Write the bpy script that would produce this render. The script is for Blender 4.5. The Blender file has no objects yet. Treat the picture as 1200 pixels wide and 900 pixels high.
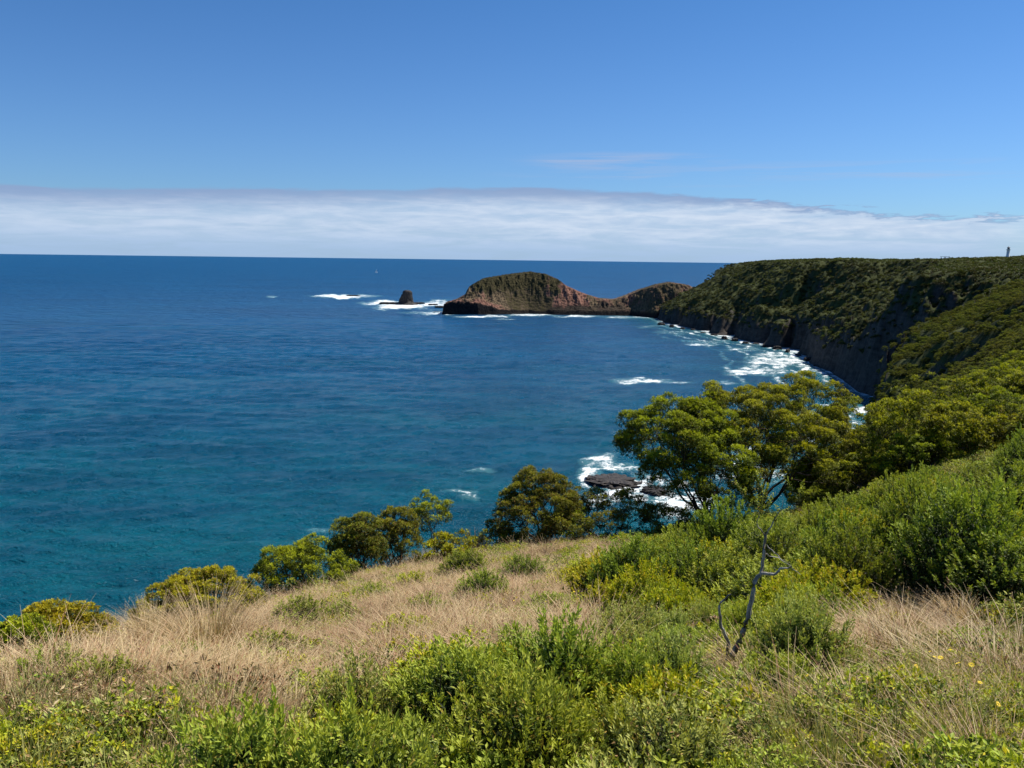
import bpy, math, random
import numpy as np
from mathutils import Matrix, Vector, Euler
R = math.radians
scn = bpy.context.scene
C = scn.collection

# ------------------------------------------------------------------ camera
W0, H0, F0 = 1200.0, 900.0, 940.0
EYE = 80.0
PITCH, ROLL = 8.83, 0.72
cd = bpy.data.cameras.new('camera'); cam = bpy.data.objects.new('camera', cd); C.objects.link(cam)
cd.sensor_width = 36.0; cd.lens = 36.0*F0/W0; cd.clip_start = 0.1; cd.clip_end = 120000
CM = Matrix.Translation((0, 0, EYE)) @ Matrix.Rotation(R(90-PITCH), 4, 'X') @ Matrix.Rotation(R(ROLL), 4, 'Z')
cam.matrix_world = CM
scn.camera = cam

# ------------------------------------------------------------------ sky, sun, exposure
SUN_AZ, SUN_EL = 62.0, 55.0       # degrees clockwise from +Y, above the horizon
SKY_STR, SUN_STR, EXPO = 0.070, 5.0, 0.48
world = bpy.data.worlds.new('World'); scn.world = world; world.use_nodes = True
scn.view_settings.view_transform = 'Standard'; scn.view_settings.look = 'None'
scn.view_settings.exposure = EXPO; scn.view_settings.gamma = 1.0
sd = bpy.data.lights.new('sun', 'SUN'); sd.energy = SUN_STR; sd.angle = R(0.53); sd.color = (1.0, 0.94, 0.82)
sun = bpy.data.objects.new('sun', sd); C.objects.link(sun)
sv = Vector((math.sin(R(SUN_AZ))*math.cos(R(SUN_EL)), math.cos(R(SUN_AZ))*math.cos(R(SUN_EL)), math.sin(R(SUN_EL))))
sun.rotation_euler = sv.to_track_quat('Z', 'Y').to_euler()


class NB:
    """small node-tree writer"""
    def __init__(s, nt): s.nt = nt; s.N = nt.nodes; s.L = nt.links
    def n(s, typ, **kw):
        nd = s.N.new(typ)
        for k, v in kw.items(): setattr(nd, k, v)
        return nd
    def put(s, sock, v):
        if v is None: return
        if isinstance(v, bpy.types.NodeSocket): s.L.new(v, sock)
        else: sock.default_value = v
    def math(s, op, a, b=None, c=None, clamp=False):
        nd = s.n('ShaderNodeMath', operation=op); nd.use_clamp = clamp
        s.put(nd.inputs[0], a); s.put(nd.inputs[1], b)
        if c is not None: s.put(nd.inputs[2], c)
        return nd.outputs[0]
    def mix(s, f, a, b, mode='MIX'):
        nd = s.n('ShaderNodeMix', data_type='RGBA', blend_type=mode)
        s.put(nd.inputs[0], f); s.put(nd.inputs[6], a); s.put(nd.inputs[7], b)
        return nd.outputs[2]
    def ramp(s, f, lo, hi, a=0.0, b=1.0):
        nd = s.n('ShaderNodeMapRange'); nd.interpolation_type = 'SMOOTHSTEP'
        s.put(nd.inputs[0], f); s.put(nd.inputs[1], lo); s.put(nd.inputs[2], hi); s.put(nd.inputs[3], a); s.put(nd.inputs[4], b)
        return nd.outputs[0]
    def noise(s, vec, scale, detail=4, rough=0.55, dist=0.0):
        nd = s.n('ShaderNodeTexNoise'); s.put(nd.inputs['Vector'], vec)
        nd.inputs['Scale'].default_value = scale; nd.inputs['Detail'].default_value = detail
        nd.inputs['Roughness'].default_value = rough; nd.inputs['Distortion'].default_value = dist
        return nd.outputs[0]
    def mapping(s, vec, scale=(1, 1, 1), rot=(0, 0, 0), loc=(0, 0, 0)):
        nd = s.n('ShaderNodeMapping'); s.put(nd.inputs[0], vec)
        nd.inputs['Scale'].default_value = scale; nd.inputs['Rotation'].default_value = rot; nd.inputs['Location'].default_value = loc
        return nd.outputs[0]
    def attr(s, name, out='Fac'):
        nd = s.n('ShaderNodeAttribute'); nd.attribute_name = name
        return nd.outputs[out]
def rgb(r, g, b): return (r, g, b, 1.0)

def build_world():
    nt = world.node_tree; nt.nodes.clear(); b = NB(nt)
    out = b.n('ShaderNodeOutputWorld'); bg = b.n('ShaderNodeBackground')
    sky = b.n('ShaderNodeTexSky', sky_type='NISHITA'); sky.sun_disc = False
    sky.sun_elevation = R(SUN_EL); sky.sun_rotation = R(SUN_AZ); sky.air_density = 1.0
    sky.dust_density = 0.35; sky.ozone_density = 2.2; sky.altitude = 80
    tc = b.n('ShaderNodeTexCoord'); g = tc.outputs['Generated']
    sx = b.n('ShaderNodeSeparateXYZ'); b.put(sx.inputs[0], g)
    x, y, z = sx.outputs
    hyp = b.math('SQRT', b.math('ADD', b.math('MULTIPLY', x, x), b.math('MULTIPLY', y, y)))
    el = b.math('MULTIPLY', b.math('ARCTAN2', z, hyp), 57.2958)       # elevation, degrees
    az = b.math('MULTIPLY', b.math('ARCTAN2', x, y), 57.2958)         # azimuth, degrees
    cv = b.n('ShaderNodeCombineXYZ'); b.put(cv.inputs[0], az); b.put(cv.inputs[1], el)
    v = cv.outputs[0]
    # the cloud bank: a flat-topped sheet low over the horizon that thins out to the right
    n1 = b.noise(b.mapping(v, (0.045, 0.5, 1)), 1.0, 5, 0.55, 0.3)
    n2 = b.noise(b.mapping(v, (0.16, 1.5, 1), loc=(3, 1, 0)), 1.0, 6, 0.62, 0.6)
    n3 = b.noise(b.mapping(v, (0.5, 2.6, 1), loc=(7, 3, 0)), 1.0, 5, 0.6, 0.4)
    top = b.math('ADD', b.ramp(az, -36, 2, 0.0, 0.95), 4.05)
    top = b.math('SUBTRACT', top, b.ramp(az, 2, 36, 0.0, 2.1))
    top = b.math('ADD', top, b.math('MULTIPLY', b.math('SUBTRACT', n1, 0.5), 1.1))
    top = b.math('ADD', top, b.math('MULTIPLY', b.math('SUBTRACT', n3, 0.5), b.ramp(az, 4, 30, 0.3, 1.7)))
    top = b.math('ADD', top, b.math('MULTIPLY', b.math('SUBTRACT', n2, 0.5), b.ramp(az, 4, 30, 0.3, 1.2)))
    d = b.math('SUBTRACT', top, el)
    bank = b.math('MULTIPLY', b.ramp(d, -0.02, 0.22), b.ramp(az, 29, 34, 1.0, .4))
    thick = b.ramp(n2, 0.28, 0.62, 0.80, 1.0)
    low = b.ramp(el, 0.0, 2.3, 0.85, 1.0)
    fac = b.math('MULTIPLY', b.math('MULTIPLY', bank, thick), low)
    # dim greyer rim along the top of the bank, whiter body below
    rim = b.ramp(d, 0.1, b.ramp(az, 0, 26, 1.7, .35), 0.0, 1.0)
    body = b.math('MULTIPLY', b.ramp(b.math('ADD', b.math('MULTIPLY', n2, .6), b.math('MULTIPLY', n3, .4)), 0.34, 0.70), b.ramp(az, -30, 28, .55, 1.0))
    cc = b.mix(rim, rgb(2.75, 3.95, 6.3), b.mix(body, rgb(4.7, 6.1, 8.2), rgb(7.0, 8.0, 9.4)))
    cc = b.mix(b.ramp(el, 0.2, 2.2), rgb(4.1, 5.7, 8.3), cc)
    # thin streak above the bank
    wv = b.mapping(v, (0.10, 1.9, 1), loc=(1.3, 0.4, 0))
    nw = b.noise(wv, 1.0, 5, 0.6, 0.5)
    ea = b.math('DIVIDE', b.math('SUBTRACT', az, 7.0), 9.0); ee = b.math('DIVIDE', b.math('SUBTRACT', el, 6.7), 0.75)
    blob = b.ramp(b.math('ADD', b.math('MULTIPLY', ea, ea), b.math('MULTIPLY', ee, ee)), 0.0, 1.0, 1.0, 0.0)
    wisp = b.math('MULTIPLY', b.math('MULTIPLY', blob, b.ramp(nw, 0.36, 0.68)), 0.62)
    ea2 = b.math('DIVIDE', b.math('SUBTRACT', az, 18.0), 22.0); ee2 = b.math('DIVIDE', b.math('SUBTRACT', el, 5.7), 1.0)
    blob2 = b.ramp(b.math('ADD', b.math('MULTIPLY', ea2, ea2), b.math('MULTIPLY', ee2, ee2)), 0.0, 1.0, 1.0, 0.0)
    wisp2 = b.math('MULTIPLY', b.math('MULTIPLY', blob2, b.ramp(nw, 0.45, 0.7)), 0.35)
    wf = b.math('MAXIMUM', wisp, wisp2)
    skyc = b.mix(1.0, sky.outputs[0], b.mix(b.ramp(el, 3, 24), rgb(.52, .80, 1.20), rgb(.34, .70, 1.08)), 'MULTIPLY')
    col = b.mix(wf, skyc, rgb(4.4, 5.2, 7.2))
    col = b.mix(fac, col, cc)
    b.put(bg.inputs[0], col); bg.inputs[1].default_value = SKY_STR
    b.L.new(bg.outputs[0], out.inputs[0])
build_world()

# ------------------------------------------------------------------ picture geometry used to lay the place out
CR = np.array(CM.to_3x3())
def ray(px, py):
    px = np.asarray(px, float); py = np.asarray(py, float)
    v = np.stack([(px-W0/2)/F0, -(py-H0/2)/F0, -np.ones_like(px*py)], -1)
    return v @ CR.T
def pt(px, py, d):
    """point on the sight line through (px, py) at horizontal distance d"""
    v = ray(px, py); h = np.hypot(v[..., 0], v[..., 1])
    return np.array([0, 0, EYE]) + v*(np.asarray(d, float)/h)[..., None]
def sea(px, py, z=0.0):
    v = ray(px, py); t = (z-EYE)/v[..., 2]
    return np.array([0, 0, EYE]) + v*t[..., None]
def proj(p):
    q = (np.asarray(p, float)-np.array([0, 0, EYE])) @ CR
    w = np.where(-q[..., 2] > 0.05, -q[..., 2], np.nan)
    return np.stack([W0/2+q[..., 0]/w*F0, H0/2-q[..., 1]/w*F0, w], -1)
def inpoly(px, py, poly):
    ins = np.zeros(np.shape(px), bool); n = len(poly)
    for i in range(n):
        x0, y0 = poly[i]; x1, y1 = poly[(i+1) % n]
        if y0 == y1: continue
        c = ((y0 > py) != (y1 > py)) & (px < (x1-x0)*(py-y0)/(y1-y0)+x0)
        ins ^= c
    return ins

# ------------------------------------------------------------------ numpy noise
def _h(ix, iy, s):
    n = (ix.astype(np.int64)*374761393 + iy.astype(np.int64)*668265263 + s*1274126177) & 0xffffffff
    n = ((n ^ (n >> 13))*1274126177) & 0xffffffff
    n = n ^ (n >> 16)
    return (n & 0xffffff)/float(0xffffff)
def vnoise(x, y, s=0):
    ix = np.floor(x); iy = np.floor(y); fx = x-ix; fy = y-iy
    fx = fx*fx*fx*(fx*(fx*6-15)+10); fy = fy*fy*fy*(fy*(fy*6-15)+10)
    a = _h(ix, iy, s); b = _h(ix+1, iy, s); c = _h(ix, iy+1, s); d = _h(ix+1, iy+1, s)
    return (a+(b-a)*fx)*(1-fy)+(c+(d-c)*fx)*fy
def fbm(x, y, o=4, s=0, g=0.5):
    t = 0; a = 1; n = 0
    for k in range(o):
        t = t+a*(vnoise(x*2**k+k*17.3, y*2**k+k*9.1, s+k)*2-1); n += a; a *= g
    return t/n
def worley(x, y, s=0):
    ix = np.floor(x); iy = np.floor(y)
    best = np.full(np.shape(x), 9.0); cid = np.zeros(np.shape(x))
    for dx in (-1, 0, 1):
        for dy in (-1, 0, 1):
            cx = ix+dx; cy = iy+dy
            d = np.hypot(cx+_h(cx, cy, s)-x, cy+_h(cx, cy, s+7)-y)
            m = d < best; best = np.where(m, d, best); cid = np.where(m, _h(cx, cy, s+13), cid)
    return best, cid
def sm(x, a, b):
    t = np.clip((x-a)/(b-a), 0, 1); return t*t*(3-2*t)
def smin(a, b, k):
    h = np.clip(0.5+0.5*(b-a)/k, 0, 1); return b*(1-h)+a*h-k*h*(1-h)

# ------------------------------------------------------------------ the lie of the land
def S(px, py): p = sea(px, py); return (float(p[0]), float(p[1]))
COAST = [(-260, -700), (-170, -300), (-110, -120), (-76, -20), (-66, 45), (-50, 95), (-25, 140), (8, 172), (38, 192),
         (62, 204), (84, 216), (100, 236), (112, 260), (124, 290), (142, 325), (166, 355), (194, 385), (214, 420),
         (224, 460), (218, 500), S(972, 436), S(955, 429), (232, 600), S(930, 412), S(885, 402), S(845, 394), S(812, 385), S(778, 378),
         S(768, 373), S(772, 368), (330, 1250), (450, 1330), (650, 1400), (950, 1700), (1400, 2300), (3500, 2600), (3500, -700)]
# per-vertex foot: height of the bare rock wall and the grade of the slope above it
FOOT = {0: (28, 1.15), 1: (28, 1.15), 2: (28, 1.15), 3: (28, 1.15), 4: (28, 1.15), 5: (28, 1.15), 6: (25, 1.1), 7: (18, 1.0), 8: (14, .9), 9: (12, .9), 10: (16, 1.1), 11: (20, 1.3), 12: (30, 1.5), 13: (36, 1.5), 14: (38, 1.5), 15: (38, 1.4), 16: (34, 1.2), 17: (34, 1.15), 18: (38, 1.2), 19: (36, 1.1), 20: (26, .8),
        21: (18, .62), 22: (25, .68), 23: (21, .62), 24: (19, .62), 25: (20, .72), 26: (16, .66), 27: (13, .62), 28: (12, .60), 29: (10, .60)}
def coast_sd(x, y):
    """signed distance to the waterline (land positive) with the blended foot values"""
    best = np.full(np.shape(x), 1e9); cc = np.zeros(np.shape(x)); kk = np.zeros(np.shape(x)); n = len(COAST)
    ins = inpoly(x, y, COAST)
    for i in range(n):
        a = np.array(COAST[i]); b = np.array(COAST[(i+1) % n]); ab = b-a
        t = np.clip(((x-a[0])*ab[0]+(y-a[1])*ab[1])/(ab@ab), 0, 1)
        d = np.hypot(x-a[0]-t*ab[0], y-a[1]-t*ab[1])
        f0 = FOOT.get(i, (16, .8)); f1 = FOOT.get((i+1) % n, (16, .8))
        m = d < best
        best = np.where(m, d, best)
        cc = np.where(m, f0[0]+(f1[0]-f0[0])*t, cc); kk = np.where(m, f0[1]+(f1[1]-f0[1])*t, kk)
    return np.where(ins, best, -best), cc, kk

# ground heights along sight lines (px, py, distance): thin plate over (azimuth, log distance)
GP = [(60, 900, 4.6), (300, 900, 4.2), (600, 905, 4.0), (900, 905, 4.0), (1150, 905, 4.2), (600, 1150, 2.2), (100, 1150, 2.6), (1100, 1150, 2.4),
      (20, 815, 8.5), (200, 810, 8), (380, 800, 7.4), (600, 800, 6.6), (900, 800, 6.6), (1150, 800, 6.8),
      (20, 803, 12.5), (100, 780, 13.5), (240, 740, 16.5), (330, 722, 18.5), (410, 690, 22), (520, 668, 25), (640, 648, 28), (740, 645, 28.5), (860, 628, 31),
      (300, 760, 12), (450, 735, 13), (600, 705, 15), (730, 720, 12.5), (860, 715, 12), (1000, 705, 12), (1160, 700, 11),
      (860, 665, 20), (1000, 645, 18.5), (1160, 625, 17), (990, 600, 33), (1080, 565, 34), (1180, 545, 31),
      (1190, 500, 52), (1090, 530, 60), (1040, 555, 60), (1195, 455, 80), (1110, 490, 90), (1050, 520, 95),
      (1190, 405, 150), (1130, 445, 140), (1060, 490, 150), (1190, 355, 270), (1140, 385, 250), (1085, 430, 250),
      (1190, 326, 470), (1150, 333, 440), (1120, 350, 420), (1195, 306, 700), (1130, 307.5, 760), (1060, 306, 800), (1000, 304, 860), (950, 303.5, 880), (900, 306, 900), (870, 309, 1130), (890, 306.5, 1130), (840, 316, 1130),
      (1000, 306, 600), (900, 307, 600), (1180, 303, 1500), (1000, 305, 1500), (900, 308, 1500), (800, 306, 1200), (600, 303, 1200), (600, 300, 700),
      (20, 760, 30), (240, 700, 45), (400, 650, 60), (640, 600, 80), (760, 560, 120), (860, 540, 140), (960, 500, 200), (500, 500, 300), (800, 400, 500)]
_gp = np.array([pt(a, b, d) for a, b, d in GP])
_gu = np.stack([np.degrees(np.arctan2(_gp[:, 0], _gp[:, 1]))/22.0, np.log(np.hypot(_gp[:, 0], _gp[:, 1]))], -1)
_gv = (_gp[:, 2]-EYE)/np.hypot(_gp[:, 0], _gp[:, 1])
def _phi(d2): return np.where(d2 > 0, d2*np.log(np.maximum(d2, 1e-12)), 0)
_n = len(_gu); _A = np.zeros((_n+3, _n+3))
_A[:_n, :_n] = _phi(((_gu[:, None]-_gu[None])**2).sum(-1))+np.eye(_n)*0.02
_A[:_n, _n] = 1; _A[:_n, _n+1:] = _gu; _A[_n, :_n] = 1; _A[_n+1:, :_n] = _gu.T
_w = np.linalg.solve(_A, np.concatenate([_gv, np.zeros(3)]))
def plateau(x, y):
    x = np.asarray(x, float); y = np.asarray(y, float); sh = x.shape; x = x.ravel(); y = y.ravel()
    r = np.maximum(np.hypot(x, y), 1.2); az = np.degrees(np.arctan2(x, y))
    back = sm(np.abs(az), 60, 150); azc = np.clip(az, -36, 36)*(1-back)
    u = np.stack([azc/22.0, np.log(np.clip(r, 2.3, 1700))], -1)
    o = np.full(len(u), _w[_n]) + u @ _w[_n+1:]
    for i in range(_n): o = o + _w[i]*_phi(((u-_gu[i])**2).sum(-1))
    z = EYE + o*np.clip(r, 2.3, 1700)
    zb = EYE-2.0+np.minimum(r*0.03, 20)
    z = z*(1-back)+zb*back
    z = np.where(r < 3, (EYE-2.0)*(1-sm(r, 1.2, 3))+z*sm(r, 1.2, 3), z)
    z = np.minimum(z, EYE+14.5)
    return z.reshape(sh)
BROW = np.array([pt(a, b, d) for a, b, d in [(-400, 1000, 7), (-60, 822, 11.5), (100, 766, 14.8), (240, 722, 18.5), (400, 680, 23.5), (520, 653, 27), (640, 632, 29.5), (760, 630, 31),
        (860, 616, 35), (940, 606, 40), (1000, 588, 50), (1024, 560, 70), (1026, 525, 105), (1022, 500, 150), (1020, 484, 200), (1030, 453, 245), (1050, 418, 295), (1080, 372, 355)]])
BPOLY = [(-60, -300)]+[(float(p[0]), float(p[1])) for p in BROW]+[(-500, float(BROW[-1, 1])), (-500, -300)]
def brow_cap(x, y):
    best = np.full(np.shape(x), 1e9); zb = np.zeros(np.shape(x))
    for i in range(len(BROW)-1):
        a = BROW[i]; b = BROW[i+1]; ab = (b-a)[:2]
        t = np.clip(((x-a[0])*ab[0]+(y-a[1])*ab[1])/(ab@ab), 0, 1); d = np.hypot(x-a[0]-t*ab[0], y-a[1]-t*ab[1])
        m = d < best; best = np.where(m, d, best); zb = np.where(m, a[2]+(b[2]-a[2])*t, zb)
    ins = inpoly(x, y, BPOLY)
    return np.where(ins, zb-best*(1.0+1.7*sm(y, 50, 120)), zb+best*.75)
def land(x, y, full=False):
    x = np.asarray(x, float); y = np.asarray(y, float)
    r = np.hypot(x, y)
    sd, c, k = coast_sd(x, y)
    far = sm(r, 90, 260)
    w = fbm(x/70, y/70, 3, 5)*11*far*sm(y, 1120, 950) + fbm(x/16, y/16, 3, 9)*2.2*sm(r, 60, 160)
    gul = (1-np.abs(fbm(x/38, y/38, 2, 21)))**3*6*far+(1-np.abs(fbm(x/75+3, y/75, 2, 23))*2.2).clip(0)**2*19*sm(y, 520, 600)*sm(y, 1100, 980)
    s = sd + (w-gul)*np.clip((sd+4)/18, 0, 1)
    wall = 1+0.3*fbm(x/9, y/9, 3, 31)+.45*fbm(x/40, y/40, 2, 33)
    E = np.where(s > 0, c*wall*sm(s, 0, 0.28*c+1.5)+k*np.maximum(s-0.12*c, 0), s*0.25)
    P = plateau(x, y)+fbm(x/45, y/45, 3, 51)*3.0*sm(r, 150, 500)
    soft = np.clip(r*0.03, 1.0, 9)
    z = smin(smin(P, brow_cap(x, y)+np.clip(r*.012, .3, 2), np.clip(r*.03, .5, 7)), E, soft)
    z = np.where(s < 0, np.maximum(E, -12), z)
    z = z + fbm(x/2.3, y/2.3, 3, 61)*0.12*(s > 0)
    if full: return z, s, c, E, P
    return z

# ------------------------------------------------------------------ mesh helpers
def mesh(name, V, F, attrs=None, mats=(), smooth=False):
    V = np.asarray(V, np.float32).reshape(-1, 3); F = np.asarray(F, np.int32); k = F.shape[1]
    me = bpy.data.meshes.new(name)
    me.vertices.add(len(V)); me.vertices.foreach_set('co', V.ravel())
    me.loops.add(F.size); me.loops.foreach_set('vertex_index', F.ravel())
    me.polygons.add(len(F)); me.polygons.foreach_set('loop_start', np.arange(0, F.size, k, dtype=np.int32))
    me.polygons.foreach_set('use_smooth', np.full(len(F), smooth))
    for a, v in (attrs or {}).items():
        at = me.attributes.new(a, 'FLOAT', 'POINT'); at.data.foreach_set('value', np.asarray(v, np.float32).ravel())
    for m in mats: me.materials.append(m)
    me.update(calc_edges=True)
    return me
def link(name, data, parent=None, **props):
    o = bpy.data.objects.new(name, data); C.objects.link(o)
    if parent: o.parent = parent
    for k, v in props.items(): o[k] = v
    return o
def gridfaces(nr, nc):
    i = np.arange(nr*nc).reshape(nr, nc)
    return np.stack([i[:-1, :-1], i[:-1, 1:], i[1:, 1:], i[1:, :-1]], -1).reshape(-1, 4)
def mat(name):
    m = bpy.data.materials.new(name); m.use_nodes = True; m.node_tree.nodes.clear()
    b = NB(m.node_tree); out = b.n('ShaderNodeOutputMaterial'); return m, b, out
def principled(b, out, col, rough=0.8, spec=0.3, normal=None):
    p = b.n('ShaderNodeBsdfPrincipled'); b.put(p.inputs['Base Color'], col); b.put(p.inputs['Roughness'], rough)
    b.put(p.inputs['Specular IOR Level'], spec)
    if normal is not None: b.put(p.inputs['Normal'], normal)
    b.L.new(p.outputs[0], out.inputs[0]); return p
def bump(b, h, strength, dist):
    n = b.n('ShaderNodeBump'); b.put(n.inputs['Height'], h); n.inputs['Strength'].default_value = strength
    n.inputs['Distance'].default_value = dist; return n.outputs[0]

# ------------------------------------------------------------------ materials
def m_land():
    m, b, out = mat('land'); ge = b.n('ShaderNodeNewGeometry'); P = ge.outputs['Position']
    veg = b.attr('veg'); tone = b.attr('tone'); near = b.attr('near')
    n1 = b.noise(P, 0.05, 4); n2 = b.noise(P, 0.7, 5, 0.65); n3 = b.noise(P, 6.0, 5, 0.7)
    green = b.mix(b.ramp(b.math('ADD', b.math('MULTIPLY', tone, 0.5), b.math('MULTIPLY', n1, 0.5)), 0.3, 0.75), rgb(.022, .030, .011), rgb(.062, .070, .022))
    green = b.mix(b.math('MULTIPLY', b.ramp(n2, .5, .75), 0.5), green, rgb(.06, .06, .03))
    band = b.math('ADD', b.math('MULTIPLY', b.noise(b.mapping(P, (.07, .07, .30)), 1.0, 6, 0.7, 1.0), .5), b.math('MULTIPLY', b.noise(b.mapping(P, (.22, .22, .05)), 1.0, 5, 0.7, .5), .5))
    rock = b.mix(b.ramp(band, .35, .65), rgb(.024, .022, .021), rgb(.085, .074, .066))
    rock = b.mix(b.math('MULTIPLY', b.ramp(n2, .5, .7), .4), rock, rgb(.045, .030, .022))
    soil = b.mix(b.ramp(n3, .3, .7), rgb(.10, .075, .045), rgb(.26, .20, .12))
    col = b.mix(veg, rock, green); col = b.mix(near, col, soil)
    h = b.math('ADD', b.math('MULTIPLY', n2, 0.8), b.math('MULTIPLY', n3, 0.12))
    principled(b, out, col, 0.95, 0.1, bump(b, h, 0.8, 1.0)); return m
def m_island():
    m, b, out = mat('island'); ge = b.n('ShaderNodeNewGeometry'); P = ge.outputs['Position']
    veg = b.attr('veg'); red = b.attr('red'); dark = b.attr('dark')
    n1 = b.noise(P, 0.06, 5, .6); n2 = b.noise(P, 0.35, 6, .68)
    earth = b.mix(b.ramp(n2, .35, .65), rgb(.050, .038, .025), rgb(.19, .140, .088))
    redc = b.mix(b.ramp(n2, .35, .65), rgb(.075, .036, .028), rgb(.33, .175, .130))
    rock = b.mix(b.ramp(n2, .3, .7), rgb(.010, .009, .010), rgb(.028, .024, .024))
    gr = b.mix(b.ramp(n2, .35, .7), rgb(.024, .024, .011), rgb(.080, .066, .030))
    v = b.ramp(b.math('ADD', veg, b.math('MULTIPLY', b.math('SUBTRACT', n2, .5), 3.0)), .40, .72)
    rd = b.ramp(b.math('ADD', red, b.math('MULTIPLY', b.math('SUBTRACT', n1, .5), 1.6)), .35, .65)
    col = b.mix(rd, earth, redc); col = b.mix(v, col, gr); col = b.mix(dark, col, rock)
    principled(b, out, col, .95, .1, bump(b, n2, 1.0, 3.0)); return m
def m_rock(name, a, c):
    m, b, out = mat(name); ge = b.n('ShaderNodeNewGeometry'); P = ge.outputs['Position']
    n2 = b.noise(b.mapping(P, (1, 1, 2.2)), .35, 6, .68); n3 = b.noise(P, 2.4, 5, .7)
    col = b.mix(b.ramp(n2, .35, .65), rgb(*a), rgb(*c))
    principled(b, out, col, .7, .3, bump(b, b.math('ADD', n2, b.math('MULTIPLY', n3, .3)), 1.0, .8)); return m
def m_sea():
    m, b, out = mat('sea_water'); ge = b.n('ShaderNodeNewGeometry'); P = ge.outputs['Position']
    foam = b.attr('foam'); sh = b.attr('shallow'); fd = b.attr('dist')
    v1 = b.mapping(P, (1, 2.0, 1), (0, 0, R(14)))
    a = b.noise(v1, 0.045, 3, .5, .4); c = b.noise(v1, 0.17, 4, .6, .5); e = b.noise(v1, .75, 4, .62, .3)
    swell = b.noise(b.mapping(P, (.25, 1, 1), (0, 0, R(-12))), 0.022, 2, .5, .6)
    h = b.math('ADD', b.math('MULTIPLY', a, .7), b.math('ADD', b.math('MULTIPLY', c, 1.5), b.math('MULTIPLY', e, .85)))
    h = b.math('ADD', h, b.math('MULTIPLY', b.math('ADD', b.math('MULTIPLY', a, 7.0), b.math('MULTIPLY', swell, 5.0)), b.ramp(fd, .08, .6)))
    wind = b.noise(b.mapping(P, (.35, 1, 1), (0, 0, R(6))), .006, 5, .6, .6)
    pat = b.noise(b.mapping(P, (.5, 1, 1), (0, 0, R(10))), .03, 5, .62, .4)
    deep = b.mix(b.ramp(b.math('ADD', b.math('MULTIPLY', wind, .6), b.math('MULTIPLY', pat, .4)), .38, .62), rgb(.0010, .047, .132), rgb(.0020, .068, .175))
    teal = b.mix(b.ramp(pat, .4, .6), rgb(.0014, .062, .098), rgb(.0028, .092, .128))
    col = b.mix(sh, deep, teal)
    fn = b.noise(b.mapping(P, (.55, 1, 1), (0, 0, R(8))), .11, 8, .72, 1.2)
    fn2 = b.noise(P, .38, 7, .78, 2.0)
    fnn = b.math('ADD', b.math('MULTIPLY', fn, .58), b.math('MULTIPLY', fn2, .42))
    thr = b.math('SUBTRACT', .73, b.math('MULTIPLY', foam, .25))
    ff = b.ramp(b.math('SUBTRACT', fnn, thr), -.05, .06)
    ff = b.math('MULTIPLY', ff, b.ramp(foam, .01, .12))
    # sparse whitecaps
    capn = b.noise(b.mapping(P, (.35, 1, 1), (0, 0, R(10))), .16, 5, .6, .5)
    capm = b.noise(P, .012, 3, .6)
    cap = b.math('MULTIPLY', b.ramp(capn, .735, .77), b.ramp(capm, .45, .6))
    ff = b.math('MAXIMUM', ff, b.math('MULTIPLY', cap, .7))
    milky = b.math('MULTIPLY', b.ramp(foam, .12, .8), .45)
    col = b.mix(milky, col, rgb(.10, .27, .30))
    nrm = bump(b, h, 1.0, 1.3)
    p = b.n('ShaderNodeBsdfPrincipled'); b.put(p.inputs['Base Color'], col); b.put(p.inputs['Roughness'], b.ramp(fd, 0, 1, .20, .40))
    b.put(p.inputs['Specular IOR Level'], b.ramp(fd, 0, 1, .20, .15)); p.inputs['IOR'].default_value = 1.33; b.put(p.inputs['Normal'], nrm)
    w = b.n('ShaderNodeBsdfPrincipled'); w.inputs['Base Color'].default_value = rgb(.80, .84, .86); w.inputs['Roughness'].default_value = .8
    b.put(w.inputs['Normal'], bump(b, fn2, .6, 1.0))
    mx = b.n('ShaderNodeMixShader'); b.put(mx.inputs[0], ff); b.L.new(p.outputs[0], mx.inputs[1]); b.L.new(w.outputs[0], mx.inputs[2])
    b.L.new(mx.outputs[0], out.inputs[0]); return m
def m_leaf(name, dark, mid, tip, odd, oddamt=.12, trans=.26, big=.5, vamp=.55):
    """dark/mid/tip leaf colours (on tree crowns also painted shade and sun), odd = the colour of the occasional browned or yellowed leaf"""
    m, b, out = mat(name); t = b.attr('tip'); r = b.attr('rnd')
    oi = b.n('ShaderNodeObjectInfo'); ge = b.n('ShaderNodeNewGeometry')
    n = b.noise(ge.outputs['Position'], big, 3, .6)
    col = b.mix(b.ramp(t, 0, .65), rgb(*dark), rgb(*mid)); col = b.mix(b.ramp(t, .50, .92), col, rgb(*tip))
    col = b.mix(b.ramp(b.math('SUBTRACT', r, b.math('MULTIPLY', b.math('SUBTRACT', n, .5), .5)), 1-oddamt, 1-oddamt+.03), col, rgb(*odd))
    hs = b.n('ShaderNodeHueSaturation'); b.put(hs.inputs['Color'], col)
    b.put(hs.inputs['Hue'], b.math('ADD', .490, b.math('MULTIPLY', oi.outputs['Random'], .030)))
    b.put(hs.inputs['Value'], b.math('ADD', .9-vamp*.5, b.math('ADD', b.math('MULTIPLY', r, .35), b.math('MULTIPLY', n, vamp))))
    c = hs.outputs[0]
    p = b.n('ShaderNodeBsdfPrincipled'); b.put(p.inputs['Base Color'], c); p.inputs['Roughness'].default_value = .55; p.inputs['Specular IOR Level'].default_value = .18
    tr = b.n('ShaderNodeBsdfTranslucent'); b.put(tr.inputs[0], b.mix(1.0, c, rgb(1.25, 1.2, .6), 'MULTIPLY'))
    mx = b.n('ShaderNodeMixShader'); mx.inputs[0].default_value = trans
    b.L.new(p.outputs[0], mx.inputs[1]); b.L.new(tr.outputs[0], mx.inputs[2]); b.L.new(mx.outputs[0], out.inputs[0]); return m
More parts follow.
